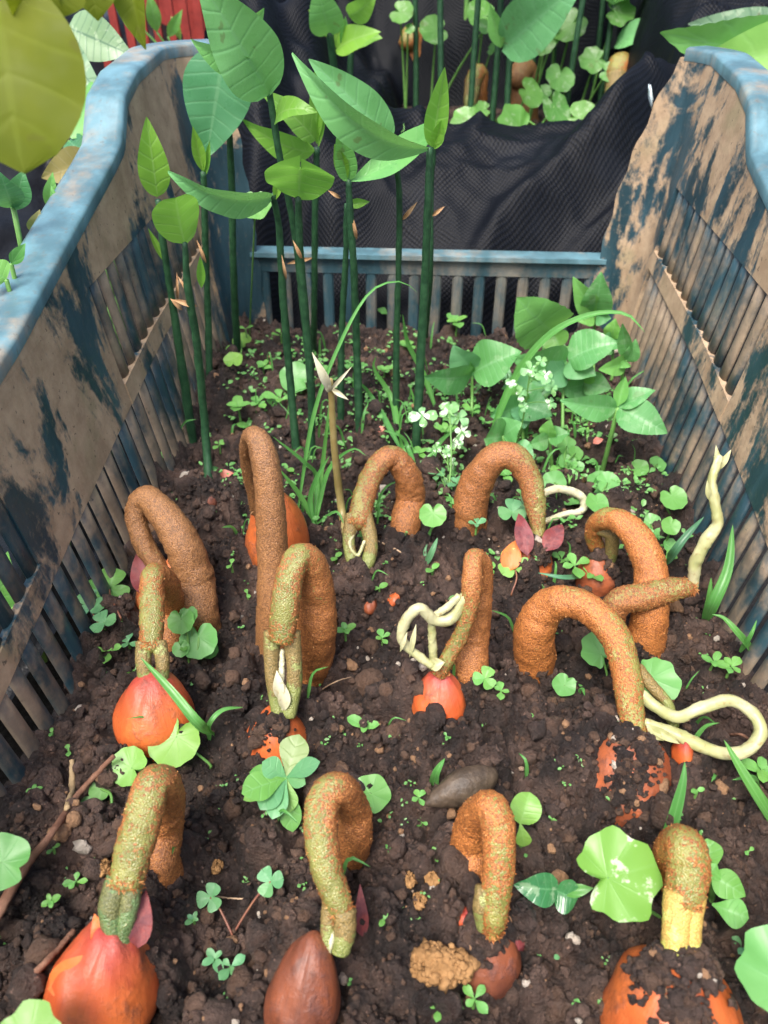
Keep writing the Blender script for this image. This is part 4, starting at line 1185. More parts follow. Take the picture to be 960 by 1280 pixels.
padleaf('small round-leaved weed near the right wall foot', 818, 655, 13, 'leaf_round', 'round', base=(822, 690), h=1.0, extra=((838, 660, 12, 1.0), (828, 672, 12, .7), (812, 668, 9, .8), (835, 680, 9, .5)))
padleaf('pair of shiny seed leaves on bare soil near the right wall', 822, 578, 11, 'leaf_round', 'round', base=(812, 588), h=.5, extra=((802, 584, 12, .5),))
padleaf('weed with two pale flat leaves by the left back corner', 300, 425, 12, 'leaf_kidney', 'round', base=(300, 455), h=1.6, extra=((292, 448, 12, .7),))
padleaf('pale green leaves showing between dark saplings near the back wall', 318, 260, 21, 'leaf_round', 'round', base=(312, 418), h=13.0, nrm=(0, -.7, 1))
padleaf('broad leaf low behind the folded-leaf sapling', 364, 470, 20, 'leaf_round', 'round', base=(366, 492), h=1.4, nrm=(0, -.8, 1))
# stalked leaf plants
def leafplant(label, base, stem, leaves, name='broadleaf_weed', group='broad-leaved weeds', r=.12):
    b = onsoil(*base); t = thing(name, b, label, 'weed', group)
    P = [b - np.array([0, 0, .4]), b] + [P3(q) for q in stem]
    part('stem', tube(P, [r * 1.1, r, r * .8], n=20, seg=8), 'weed_stem', t)
    for l in leaves:
        kw = dict(l[4]) if len(l) > 4 else {}
        bleaf(t, l[0], l[1], l[2], l[3], seed=len(COL.objects) % 89, **kw)
    return t


SR = dict(serr=.1, teeth=14, nl=30)
leafplant('leaf pair and small leaf on the left edge of the weed clump', (588, 545), [(590, 500, 46.5), (590, 470, 47)],
    [((590, 468, 47), (530, 470, 45.2), 2.6, 'leaf_cool', dict(roll=-.6, **SR)), ((592, 466, 47), (652, 440, 46.4), 3.5, 'leaf_cool', dict(roll=-.35, **SR)), ((592, 462, 47.2), (566, 432, 47.4), 2.6, 'leaf_blue', dict(roll=-.5, **SR)), ((590, 466, 47), (588, 452, 46.4), .6, 'leaf_cool', UP)])
leafplant('central broad-leaved weed with two wide leaves held level', (703, 555), [(704, 490, 47), (708, 452, 47.6)],
    [((708, 450, 47.6), (640, 448, 46.0), 3.2, 'leaf_cool', dict(roll=-.5, **SR)), ((710, 450, 47.6), (772, 428, 47.0), 3.3, 'leaf_cool', dict(roll=-.5, **SR)), ((708, 455, 47.4), (745, 470, 46), 2.2, 'leaf_blue', dict(roll=-.3, **SR)), ((706, 458, 47.4), (672, 478, 46), 2.3, 'leaf_blue', dict(roll=-.3, **SR))])
leafplant('weed with a toothed upright leaf nearest the back right corner', (742, 470), [(742, 430, 56.5), (744, 392, 56.2)],
    [((744, 392, 56.2), (752, 340, 55.4), 2.6, 'leaf_cool', dict(fold=.4, **SR)), ((742, 394, 56.2), (716, 346, 55.8), 2.0, 'leaf_weed', dict(fold=.4, **SR)), ((742, 396, 56.2), (722, 402, 55.4), 1.4, 'leaf_weed', dict(**SR)), ((745, 396, 56.2), (764, 398, 55.4), 1.4, 'leaf_cool', dict(**SR))])
leafplant('weed with one wide scalloped pale leaf before the back wall', (690, 470), [(690, 430, 53.5), (688, 412, 53.5)],
    [((690, 414, 53.4), (646, 372, 51.2), 4.2, 'leaf_weed', dict(kind='cordate', roll=-.2, serr=.06, teeth=8, nl=24)), ((690, 416, 53.4), (700, 435, 52.6), 2.0, 'leaf_weed', dict(kind='round'))])
leafplant('speckled four-leaved weed standing nearest the right wall', (752, 592), [(765, 540, 41.2), (772, 510, 41.4)],
    [((772, 510, 41.4), (834, 542, 39.6), 2.4, 'leaf_cool', dict(roll=-.2, **SR)), ((774, 508, 41.5), (820, 488, 41.4), 1.5, 'leaf_cool', dict(roll=-.5, **SR)), ((770, 510, 41.4), (700, 500, 40.8), 1.9, 'leaf_cool', dict(roll=-.3, **SR)), ((772, 508, 41.4), (782, 470, 41.8), 1.0, 'leaf_weed', UP)], r=.16)
leafplant('weed with a tall closed leaf bud and two small lower leaves', (772, 520), [(778, 470, 47.0), (783, 450, 47)],
    [((783, 450, 47), (778, 404, 46.6), 1.1, 'leaf_cool', UP), ((783, 452, 47), (748, 462, 46), 1.5, 'leaf_weed', dict(roll=-.4, **SR)), ((783, 452, 47), (795, 424, 46.8), 1.3, 'leaf_cool', dict(roll=.4, **SR)), ((784, 452, 47), (774, 460, 46.2), .9, 'leaf_weed', dict(**SR))])
leafplant('low wide leaf beneath the variegated sprig', (636, 590), [(632, 560, 41.8), (628, 545, 42)],
    [((628, 545, 42), (606, 548, 41.0), 2.6, 'leaf_cool', dict(kind='round', roll=-.3)), ((630, 545, 42), (652, 528, 41.6), 2.2, 'leaf_cool', dict(roll=-.3, **SR)), ((640, 560, 41.4), (668, 575, 40.4), 1.8, 'leaf_cool', dict(roll=-.4, **SR))])
leafplant('filler weed with dull leaves deep inside the clump', (665, 520), [(664, 490, 49.0), (664, 474, 49)],
    [((664, 476, 49), (628, 486, 48), 2.2, 'leaf_blue', dict(**SR)), ((664, 474, 49), (700, 486, 48), 2.4, 'leaf_blue', dict(**SR)), ((664, 474, 49), (662, 440, 49.5), 2.6, 'leaf_weed', dict(**SR)), ((664, 476, 49), (660, 502, 47.6), 2.2, 'leaf_cool', dict(**SR))])
for base, stem, lv, lab in [
    ((655, 560), [(652, 525, 45), (650, 505, 45.2)], [((650, 506, 45.2), (612, 520, 44), 2.2, 'leaf_cool'), ((650, 506, 45.2), (690, 520, 44.2), 2.4, 'leaf_cool'), ((650, 504, 45.2), (640, 476, 45.4), 2.0, 'leaf_weed'), ((650, 506, 45.2), (655, 536, 44), 1.9, 'leaf_blue')], 'four-leaved weed below the taller variegated weed'),
    ((735, 545), [(732, 500, 48), (730, 480, 48)], [((730, 480, 48), (696, 486, 47), 2.0, 'leaf_cool'), ((730, 480, 48), (764, 486, 47), 2.0, 'leaf_cool'), ((730, 478, 48), (736, 452, 48), 1.8, 'leaf_weed'), ((730, 482, 48), (726, 512, 46.8), 1.8, 'leaf_blue')], 'weed filling the gap behind the speckled four-leaved weed'),
    ((612, 512), [(612, 480, 50), (610, 462, 50)], [((610, 462, 50), (576, 440, 49.6), 2.3, 'leaf_cool'), ((610, 462, 50), (640, 470, 49), 2.3, 'leaf_blue'), ((610, 460, 50), (618, 428, 50.4), 2.2, 'leaf_cool')], 'weed at the back left of the leafy clump'),
    ((765, 470), [(766, 440, 54), (766, 425, 54)], [((766, 425, 54), (790, 428, 53), 1.9, 'leaf_cool'), ((766, 425, 54), (744, 436, 53), 1.9, 'leaf_cool'), ((766, 423, 54), (770, 398, 54), 1.5, 'leaf_weed')], 'small weed in the back right corner'),
    ((690, 585), [(688, 560, 42), (686, 548, 42)], [((686, 548, 42), (660, 556, 41.4), 1.3, 'leaf_cool'), ((686, 548, 42), (712, 542, 41.6), 1.4, 'leaf_cool'), ((686, 546, 42), (688, 524, 42), 1.3, 'leaf_weed')], 'low three-leaved weed behind the crest of the broad arch')]:
    leafplant(lab, base, stem, [(*l, dict(roll=-.35, **SR)) for l in lv])
leafplant('glossy leaf pair left of the white-mottled lobed leaf', (700, 1128), [(695, 1112, 'z1.0')],
    [((698, 1112, 'z1.1'), (642, 1106, 'z1.5'), 1.25, 'leaf_darkwet', dict(roll=-.2)), ((694, 1112, 'z1.1'), (722, 1124, 'z1.0'), 1.2, 'leaf_darkwet', dict(roll=.3, kind='round')), ((702, 1116, 'z1'), (742, 1110, 'z1.5'), .45, 'grass', dict(kind='lance'))])
leafplant('double-lobed pale leaf right of the orange-speckled loop', (652, 1062), [(650, 1044, 'z1.6')],
    [((650, 1030, 'z2.0'), (662, 990, 'z2.7'), 1.15, 'leaf_lime', dict(kind='round', roll=.2)), ((650, 1028, 'z2.0'), (656, 1058, 'z1.2'), .6, 'leaf_lime', dict(kind='obovate'))])
leafplant('three-leaved weed right of the shaggy orange stub', (890, 1120), [(888, 1100, 'z1.6'), (890, 1092, 'z1.8')],
    [((890, 1092, 'z1.8'), (884, 1048, 'z2.4'), .95, 'leaf_weed', dict(kind='obovate')), ((890, 1094, 'z1.8'), (932, 1120, 'z1.6'), 1.1, 'leaf_weed', dict(kind='ovate')), ((886, 1094, 'z1.8'), (896, 1080, 'z2.2'), .8, 'leaf_weed'), ((890, 1130, 'z1.0'), (936, 1148, 'z1.2'), 1.0, 'leaf_weed', dict(kind='obovate'))])
# olive rosette
b = onsoil(356, 1000); t = thing('rosette_weed', b, 'rosette of spoon-shaped olive leaves beside the bottom centre loop', 'weed')
c = onsoil(358, 972, 1.6)
stalk(t, b, c, .08)
for (px, py, z, w, m) in [(374, 918, 2.6, 1.25, 'leaf_olive'), (302, 992, 2.2, 1.2, 'leaf_weed'), (400, 952, 2.2, .75, 'leaf_blue'), (328, 952, 2.2, .9, 'leaf_blue'), (382, 980, 1.5, .6, 'leaf_blue'), (325, 1012, .9, 1.0, 'leaf_blue'),
                          (340, 1024, .6, .9, 'leaf_blue'), (362, 1016, 1.2, .8, 'leaf_lime'), (366, 1040, .4, .9, 'leaf_weed'), (312, 965, 1.2, .7, 'leaf_weed'), (304, 1000, 1.0, .6, 'leaf_lime')]:
    T = onsoil(px, py, z)
    part('leaf', leaf(c, T, w, unit(np.array([0, -.35, 1])), 'obovate', .15, .05, .02, 14, 6, seed=px), m, t)
# variegated sprigs
def sprig(label, base, top, spots, mat='leaf_frost'):
    b = onsoil(*base); t = thing('variegated_weed', b, label, 'weed', 'white-variegated weeds')
    T = P3(top)
    part('stem', tube([b - np.array([0, 0, .3]), b, (b + T) / 2 + np.array([.15, 0, 0]), T], [.07, .06, .05], n=16, seg=6), 'weed_stem', t)
    for i, (px, py, dY, s) in enumerate(spots):
        c = PY(px, py, T[1] - dY); R = s * depth(c) / FPX / 2 * .85
        a = rng.uniform(0, 6.28); nn = unit(np.array([rng.normal(0, .3), -.7, .8]))
        src = b + (T - b) * np.clip((c[2] - b[2]) / max(T[2] - b[2], .1) - .12, .05, 1)
        part('stalk', tube([src, (src + c) / 2 + np.array([0, 0, .1]), c], [.03, .03], n=8, seg=5), 'weed_stem', t)
        e = unit(np.cross(nn, [0, 1, .3])); f = np.cross(nn, e)
        for k in range(4):
            d = e * math.cos(a + k * 1.6) + f * math.sin(a + k * 1.6) + nn * rng.normal(0, .25)
            q = R * rng.uniform(.6, 1.05)
            part('leaflet', leaf(c, c + d * q, q * rng.uniform(.6, .95), nn, 'obovate' if k % 2 else 'heart', .2, .06, .08, 9, 6, notch=.12, seed=i + k), mat, t)
    return t


sprig('taller white-variegated weed with frosted leaflets above the broad arch', (640, 575), (662, 470, 42.5),
      [(650, 492, .8, 26), (663, 462, 0, 34), (680, 470, .3, 34), (690, 485, .8, 30), (655, 508, 1, 22), (688, 504, 1.2, 26), (676, 452, -.3, 24), (640, 480, .6, 20)])
sprig('bushier white-variegated weed rising behind the short split loop', (560, 625), (562, 515, 41.5),
      [(528, 520, .8, 44), (560, 515, 0, 42), (574, 522, .2, 34), (578, 540, .6, 30), (545, 560, 1.4, 28), (558, 566, 1.6, 24), (535, 575, 1.8, 22), (572, 556, 1.2, 24), (548, 590, 2.2, 24), (566, 580, 2, 20), (556, 605, 2.6, 24)])

# tiny seedlings
for px, py, s, m, lab in [
    (456, 912, 40, 'leaf_weed', 'bright four-leaved seedling on open soil in the very centre'),
    (140, 822, 46, 'leaf_weed', 'seedling behind the bright orange seed near the left wall'),
    (163, 808, 30, 'leaf_blue', 'smaller seedling above the one behind the bright orange seed'),
    (432, 792, 28, 'leaf_weed', 'seedling right of the green-topped hairpin'),
    (478, 802, 26, 'leaf_weed', 'tiny seedling left of the curling pale shoot'),
    (716, 716, 46, 'leaf_weed', 'dense leafy seedling in front of the compact scaly loop'),
    (738, 724, 34, 'leaf_weed', 'seedling touching the dense leafy one on its right'),
    (700, 705, 30, 'leaf_weed', 'seedling touching the dense leafy one on its left'),
    (455, 675, 22, 'leaf_weed', 'faint sprig at the split end of the short loop'),
    (474, 738, 22, 'leaf_weed', 'seedling sitting over the buried red seed fragment'),
    (524, 1000, 26, 'leaf_weed', 'seedling at the pointed end of the brown pod'),
    (243, 1150, 20, 'leaf_blue', 'tiny seedling below the bluish clover'),
    (270, 1200, 34, 'leaf_blue', 'two-leaved seedling at bottom left of centre'),
    (290, 1210, 34, 'leaf_blue', 'two-leaved seedling just right of its twin at bottom'),
    (66, 1128, 24, 'leaf_weed', 'tiny seedling left of the dry twig tip'),
    (98, 1104, 26, 'leaf_weed', 'flat seedling above the largest orange seed'),
    (68, 1062, 16, 'leaf_weed', 'speck-like seedling beside the dry twig'),
    (45, 990, 18, 'leaf_weed', 'seedling at the foot of the left wall slats'),
    (88, 940, 18, 'leaf_weed', 'lone seedling above the dry straw'),
    (66, 917, 14, 'leaf_weed', 'very small seedling near the left slats'),
    (592, 1250, 40, 'leaf_weed', 'seedling below the tan clod at the bottom edge'),
    (548, 1262, 34, 'leaf_weed', 'seedling left of the one below the tan clod'),
    (570, 1218 + 40, 20, 'leaf_weed', 'small seedling between the two below the clod'),
    (700, 1195, 20, 'leaf_blue', 'dark seedling below the white-mottled leaf'),
    (625, 868, 26, 'leaf_weed', 'seedling right of the red seed'),
    (945, 968, 44, 'leaf_weed', 'seedling cluster at the right edge below the cream shoot'),
    (888, 832, 34, 'leaf_weed', 'seedling in the hollow before the right wall'),
    (910, 838, 30, 'leaf_weed', 'flat-leaved seedling right of the hollow seedling'),
    (926, 1186, 30, 'leaf_blue', 'seedling touching the leaf in the lower right corner'),
    (934, 1065, 14, 'leaf_weed', 'speck-like seedling near the right edge'),
    (870, 1095 + 20, 18, 'leaf_weed', 'little sprout at the foot of the shaggy stub'),
    (204, 576, 24, 'leaf_weed', 'seedling at the foot of the leftmost sapling'),
    (290, 700 + 8, 16, 'leaf_weed', 'two-leaved speck between the brown loop and the tall hairpin'),
    (300, 517, 34, 'leaf_weed', 'seedling right of the slender bud sapling base'),
    (282, 448, 30, 'leaf_weed', 'seedling near the left back corner'),
    (325, 510, 28, 'leaf_weed', 'seedling left of the bluish-leaf sapling base'),
    (352, 508, 38, 'leaf_weed', 'leafy seedling touching the bluish-leaf sapling base'),
    (330, 465, 26, 'leaf_weed', 'seedling halfway to the back wall on the left'),
    (570, 412, 36, 'leaf_weed', 'upright seedling standing before the back wall slats'),
    (485, 402, 34, 'leaf_weed', 'pale seedling before the back wall between saplings'),
    (530, 395, 20, 'leaf_weed', 'small seedling by the back wall behind the thick sapling'),
    (352, 425, 26, 'leaf_weed', 'seedling before the back wall slats on the left'),
    (308, 415, 18, 'leaf_weed', 'speck seedling in the left back corner'),
    (510, 440, 26, 'leaf_weed', 'seedling between the thick sapling and its neighbour'),
    (590, 520, 28, 'leaf_weed', 'seedling at the left foot of the weed clump'),
    (545, 600, 28, 'leaf_blue', 'seedling beneath the bushier variegated weed'),
    (525, 572, 24, 'leaf_weed', 'seedling left of the bushier variegated weed'),
    (570, 610, 26, 'leaf_blue', 'seedling at the left shoulder of the broad arch'),
    (595, 660, 24, 'leaf_blue', 'seedling at the left foot of the broad arch'),
    (608, 720, 28, 'leaf_weed', 'seedling touching the slim loop apex'),
    (620, 640, 22, 'leaf_blue', 'dark seedling inside the broad arch'),
    (715, 760, 20, 'leaf_weed', 'speck seedling above the long rusty arch'),
    (770, 690, 22, 'leaf_weed', 'seedling inside the compact scaly loop'),
    (830, 700, 26, 'leaf_weed', 'seedling right of the compact scaly loop'),
    (658, 655, 22, 'leaf_blue', 'seedling beside the orange-red seed flake'),
    (800, 600, 16, 'leaf_weed', 'speck seedling near the speckled weed base'),
    (715, 520, 24, 'leaf_weed', 'seedling under the central broad leaves'),
    (230, 810, 24, 'leaf_weed', 'seedling under the bright heart-shaped leaf'),
    (455, 480 + 8, 24, 'leaf_weed', 'seedling beside the wavy-pair sapling'),
    (406, 610, 24, 'leaf_weed', 'seedling in front of the grass tuft'),
    (550, 480, 20, 'leaf_weed', 'speck seedling right of the thick sapling'),
    (690, 1085 - 60, 14, 'leaf_weed', 'speck seedling below the half-buried seed'),
    (545, 1000 + 70, 18, 'leaf_weed', 'mossy speck left of the orange-speckled loop'),
    (527, 1090 - 60, 18, 'leaf_weed', 'mossy speck under the brown pod'),
    (312, 540, 26, 'leaf_weed', 'seedling in front of the left saplings'), (335, 560, 20, 'leaf_weed', 'seedling behind the tallest hairpin crest'),
    (360, 590, 22, 'leaf_weed', 'seedling right of the tallest hairpin'), (275, 560, 18, 'leaf_weed', 'speck seedling behind the short cup-leaf sapling'),
    (405, 470, 24, 'leaf_weed', 'seedling between the folded-leaf sapling and its right neighbour'), (480, 470, 28, 'leaf_weed', 'seedling amid the middle saplings'),
    (555, 545, 30, 'leaf_weed', 'seedling under the frosted leaflets'), (540, 530, 24, 'leaf_weed', 'seedling right of the thick sapling base'),
    (605, 585, 26, 'leaf_blue', 'seedling behind the crest of the broad arch'), (630, 600, 26, 'leaf_weed', 'seedling seen through the broad arch top'),
    (690, 640, 24, 'leaf_weed', 'seedling under the pale curved shoot'), (760, 560, 22, 'leaf_weed', 'seedling beside the speckled weed stem'),
    (540, 1215 - 500, 22, 'leaf_weed', 'seedling right of the mound by the short loop'), (420, 700, 22, 'leaf_weed', 'seedling left of the short split loop mound'),
    (170, 690 + 150, 20, 'leaf_weed', 'speck seedling left of the stubby loop'), (310, 745, 18, 'leaf_weed', 'speck seedling left of the tallest hairpin base'),
    (915, 880, 22, 'leaf_weed', 'seedling inside the cream shoot loop'), (870, 990, 18, 'leaf_weed', 'speck seedling right of the half-buried seed'),
    (150, 1040, 20, 'leaf_weed', 'speck seedling left of the bottom left loop crest'), (480, 1150, 18, 'leaf_weed', 'speck seedling right of the bottom centre loop'),
    (505, 870, 20, 'leaf_weed', 'speck seedling left of the red seed'), (660, 900, 18, 'leaf_weed', 'speck seedling left of the half-buried seed'),
]:
    seedling(lab, px, py, s * 1.12, m, pairs=2 if s > 22 else 1 + (px % 2), kind='obovate' if px % 3 else 'round')

# uncountable ground cover: specks in front, a low tangle of small leaves towards the back
V = []
def speck(x, y, smin, smax, n):
    h0 = float(H(x, y)); c = np.array([x, y, h0 + .05])
    hh = rng.uniform(.1, 1.6) * smax
    for k in range(n):
        a = rng.uniform(0, 6.28); L = rng.uniform(smin, smax)
        o = c + np.array([rng.normal(0, smax * .5), rng.normal(0, smax * .5), hh * rng.uniform(.4, 1)])
        V.append(leaf(o, o + np.array([math.cos(a), math.sin(a), rng.uniform(-.1, .5)]) * L, L * rng.uniform(.5, .85), (0, -.2, 1), ('round', 'obovate', 'ovate')[k % 3], .25, .08, .05, 6, 4))
for i in range(260):
    speck(rng.uniform(-15.3, 15.3), 9 + 30 * rng.random(), .09, .2, int(rng.integers(2, 5)))
cnt = 0
while cnt < 480:
    x, y = rng.uniform(-15.3, 15.3), rng.uniform(32, 60)
    w = math.exp(-((x - 7.5) / 6.5) ** 2 - ((y - 45) / 9) ** 2) + .45 * math.exp(-((x + 6) / 7) ** 2 - ((y - 50) / 8) ** 2) + .1
    if rng.random() < w * (.3 + 1.4 * float(fbm(np.array(x / 2.5), np.array(y / 2.5), 33, 2)) ** 2):
        speck(x, y, .16, .5, int(rng.integers(3, 7))); cnt += 1
v, f, u = merge(V)
single('ground_cover', (v, f, u), 'leaf_carpet', (0, 0, 0), kind='stuff')
# hair-fine grass in the same tangle
V = []
for i in range(150):
    x, y = (rng.normal(4, 6.5), rng.normal(45, 7)) if i % 3 else (rng.uniform(-14, 14), rng.uniform(14, 58))
    if abs(x) > 15 or y > 60: continue
    b = np.array([x, y, float(H(x, y)) - .1]); a = rng.uniform(0, 6.28); L = rng.uniform(1.0, 3.6)
    d = np.array([math.cos(a), math.sin(a), 0]) * L * rng.uniform(.2, .7)
    V.append(ribbon([b, b + d * .35 + np.array([0, 0, L * .6]), b + d + np.array([0, 0, L * rng.uniform(.5, .9)])], rng.uniform(.08, .2), n=9))
v, f, u = merge(V)
single('fine_grass', (v, f, u), 'grass', (0, 0, 0), kind='stuff')

# ------------------------------------------------------------------ loose things on the soil
c = onsoil(578, 985, .45)
po = single('seed_pod', blob(c, (.85, .7, 1.65), (-1, -.5, -.05), 9, .07, 36, 40, .55, 1.0), 'pod', c, 'smooth dark brown slug-shaped pod behind the orange-speckled loop', 'pod')
c = onsoil(552, 1205, .25)
t = thing('soil_clod', c, 'tan crumbly clod of clay below the orange-speckled loop', 'clod', 'clods lying on the soil')
v, f, u = blob(c, (.5, .55, .95), (1, .1, .1), 4, .35, 40, 50, 0, 1.5)
part('core', (v + rng.normal(0, .03, v.shape), f, u), 'clod', t)
d = rng.normal(size=(240, 3)); d /= np.linalg.norm(d, axis=1)[:, None]
CLOD = (t, c + d * np.array([1.0, .56, .5]) * rng.uniform(.85, 1.08, (240, 1)), np.clip(.11 * np.exp(rng.normal(0, .5, 240)), .04, .3))
for i, (px, py, r, m) in enumerate([(540, 1098, .42, 'clod'), (512, 1100, .3, 'clod'), (525, 1125, .3, 'clod'), (690, 1150, .62, 'soil'), (725, 1160, .5, 'soil'), (690, 1075, .75, 'soil'), (655, 1145, .5, 'soil'), (130, 1085, .3, 'clod'), (272, 1083, .26, 'clod'), (545, 965 - 30, .5, 'soil'), (300, 880, .4, 'soil')]):
    c = onsoil(px, py, r * .2)
    v, f, u = blob(c, (r, r * .8, r * .7), (0, 0, 1), i + 40, .5, 22, 28, 0, 3.0)
    labs = ['reddish clod highest of three left of the orange-speckled loop', 'reddish clod leftmost of three near the orange-speckled loop', 'reddish clod lowest of three left of the orange-speckled loop',
            'dark clod below the glossy leaf pair', 'dark clod below the white-mottled leaf', 'large dark clod right of the orange-speckled loop', 'dark clod touching the foot of the orange-speckled loop',
            'small tan pebble beside the bottom left loop', 'small orange pebble between the two front left loops', 'dark clod below the slim loop seed', 'dark clod left of the green-topped hairpin seed']
    single('soil_clod', (v + rng.normal(0, .02, v.shape), f, u), m, c, labs[i], 'clod', 'clods lying on the soil')


def stick(name, label, P, r, mat, cat='twig'):
    Q = [onsoil(px, py, dz) for px, py, dz in P]
    single(name, tube(Q, r, n=40, seg=8, jit=.012, seed=len(P), lump=.2), mat, Q[0], label, cat)


stick('dry_twig', 'long dry reddish twig lying diagonally at lower left', [(-12, 1160, .8), (30, 1085, 1.0), (62, 1045, 1.0), (100, 990, 1.1), (142, 945, .9)], [.2, .19, .15, .13, .1], 'twig')
stick('straw_stalk', 'pale flat straw lying above the dry twig', [(84, 1010, .4), (90, 985, .4), (90, 950, .3)], [.12, .14, .1], 'straw')
stick('straw_stalk', 'dull straw piece leaning on the largest orange seed', [(38, 1222, .5), (60, 1200, .6), (92, 1164, .4)], [.12, .12, .1], 'twig')
stick('rootlet', 'thin pale rootlet arching over the mound by the short split loop', [(464, 672, .3), (480, 680, .4), (500, 690, .3), (506, 700, .1)], [.05, .05, .03], 'root_thread', 'root')
stick('rootlet', 'fine reddish thread joining two red-stalked clovers', [(262, 1118, .4), (280, 1122, .3), (310, 1124, .2)], [.03, .03, .03], 'root_thread', 'root')
stick('rootlet', 'fine pale thread across the soil below the green-topped hairpin', [(402, 862, .2), (420, 852, .2), (440, 846, .1)], [.03, .03, .02], 'root_thread', 'root')
stick('dry_twig', 'broken twig piece beside the cream shoot loop', [(905, 920, .2), (925, 918, .3), (945, 930, .2)], [.06, .06, .05], 'twig')
for px, py, s, lab in [(284, 598, .9, 'pink fleshy scale beside the short cup-leaf sapling base'), (748, 555, .7, 'pale pink flake on the soil near the right wall'), (478, 540, .6, 'pinkish dry flake between two sapling bases'), (228, 905 - 10, .0, '')]:
    if s:
        c = onsoil(px, py, .3)
        single('fallen_scale', leaf(c - np.array([s * .5, 0, 0]), c + np.array([s * .5, .2, .25]), s * .8, (0, -.4, 1), 'ovate', .4, .15, .08, 8, 6), 'pink_scale', c, lab, 'scale')

# ------------------------------------------------------------------ plants outside the crate
def bpt(px, py, Y): return PY(px, py, Y)


def onbed(px, py):
    p = G(px, py, 6)
    for _ in range(6): p = G(px, py, float(BH(p[0], p[1])))
    return p


bed_label = ['first dark sapling stem from the left in the far bed', 'second dark stem from the left in the far bed', 'third stem of the far bed, beside a yellowish sprout', 'pale stem left of the big overhanging leaf in the far bed',
             'stem rising through the far bed under the big overhanging leaf', 'dark stem just right of the big overhanging leaf', 'close pair stem in the far bed, left one', 'close pair stem in the far bed, right one',
             'far bed stem standing before the brown column', 'far bed stem right of the brown column', 'long slanting stem in the middle of the far bed', 'far bed stem left of the orange seed', 'stem crossing the orange seed with a leaf bent right']
for i, (bx, by, tx, ty) in enumerate([(503, 120, 500, -30), (520, 150, 518, -30), (552, 185, 550, -40), (573, 130, 585, -30), (585, 185, 600, -30), (612, 185, 628, -30), (632, 190, 640, 20), (640, 150, 650, -20), (662, 150, 666, 30), (690, 150, 694, 10), (702, 175, 735, -40), (738, 150, 756, -20), (745, 165, 762, 40)]):
    b = onbed(bx, by)
    top = PY(tx, ty, b[1] + 1.0)
    t = thing('far_sapling', b, bed_label[i], 'sapling', 'saplings in the far bed')
    part('stem', tube([b - np.array([0, 0, 1]), b, (b + top) / 2 + np.array([rng.normal(0, .15), 0, 0]), top, top + (top - b) * .25], [.36, .34, .3, .28], n=24, seg=8, jit=.006), 'sapling_stem' if i not in (3,) else 'weed_stem', t)
    tt = top + (top - b) * .25
    for k in range(3):
        a = k * 2.1 + i; d = np.array([math.cos(a), math.sin(a), .15])
        part('leaf', leaf(tt, tt + d * 7, 3.0, (0, 0, 1), 'ovate', .3, .08, .03, 12, 6, seed=i + k), 'leaf_gloss', t)
    if i == 12:
        bleaf(t, (768, 58, float(top[1])), (846, 42, float(top[1]) - 4), 3.0, 'leaf_gloss', roll=-.6, droop=.2)
    if i == 6:
        bleaf(t, (628, 62, float(b[1]) - 1), (735, -28, float(b[1]) - 7), 5.6, 'leaf_gloss', roll=-.1, droop=.06, kind='ovate')
        bleaf(t, (626, 60, float(b[1]) - 1), (612, 5, float(b[1]) - 2), 1.8, 'leaf_sapling', droop=.0, **{k: v for k, v in UP.items() if k not in ('droop',)})
fs = ['blunt brown sprout at the left end of the far bed', 'thin brown sprout beside the pale round leaf of the far bed', 'yellow-green sprout between far bed stems', 'tall brown column sprout in the middle of the far bed', 'short brown sprout right of the far bed column', 'yellow and brown sprout over an orange seed at the far bed right end']
for i, (bx, by, tx, ty, w, m) in enumerate([(520, 130, 516, 45, 11, 'stem_orange'), (566, 120, 564, 62, 9, 'stem_brown'), (594, 150, 598, 92, 10, 'stem_orange'), (655, 160, 655, 90, 14, 'stem_brown'), (690, 130, 690, 82, 10, 'stem_brown'), (768, 170, 776, 82, 13, 'stem_orange')]):
    b = onbed(bx, by); T = PY(tx, ty, b[1]); r = 1.25 * w * depth(b) / FPX
    t = thing('far_sprout', b, fs[i], 'seedling', 'sprouts in the far bed')
    part('stem', tube([b - np.array([0, 0, 1.5]), b, (b + T) / 2, T, T + np.array([-.8, -1.6, -.8])], [r * 1.05, r, r, r * .9, r * .7], n=40, seg=16, jit=.03, lump=.06), m, t)
    if i in (1, 2, 5):
        q = b + np.array([-.6, -2.2, 0])
        part('seed_stalk', tube([T + np.array([-.6, -1.2, -.6]), (T + q) / 2 + np.array([-.5, -1.5, 0]), q], [r * .8, r * .7, r * .6], n=24, seg=12, jit=.02), 'stalk', t)
    if i == 5:
        part('seed', blob(b + np.array([-1.4, -2.6, .6]), (1.8, 1.6, 2.2), (0, 0, 1), 3, .12, 26, 30, .3), 'seed_dull', t)
        SEEDS.append((b + np.array([-1.4, -2.6, .6]), (1.8, 1.6, 2.2), np.array([0, 0, 1.0]), .5))
bl = ['pale scalloped leaf high on the left of the far bed', 'mottled leaf at the front rim of the far bed', 'pale leaf standing right of the mottled leaf at the far bed rim', 'dull green leaf at the front left of the far bed', 'bright leaf cluster left of the far bed column', 'yellow-green leaf behind the far bed stems',
      'bright leaves at the back of the far bed', 'light leaf above the orange seed of the far bed', 'green leaf between far bed stems at the back', 'pale leaf over the right end of the far bed', 'dark leaf low between far bed sprouts', 'pale tiny-lobed leaf at the top of the far bed', 'leaf leaning left at the far bed top']
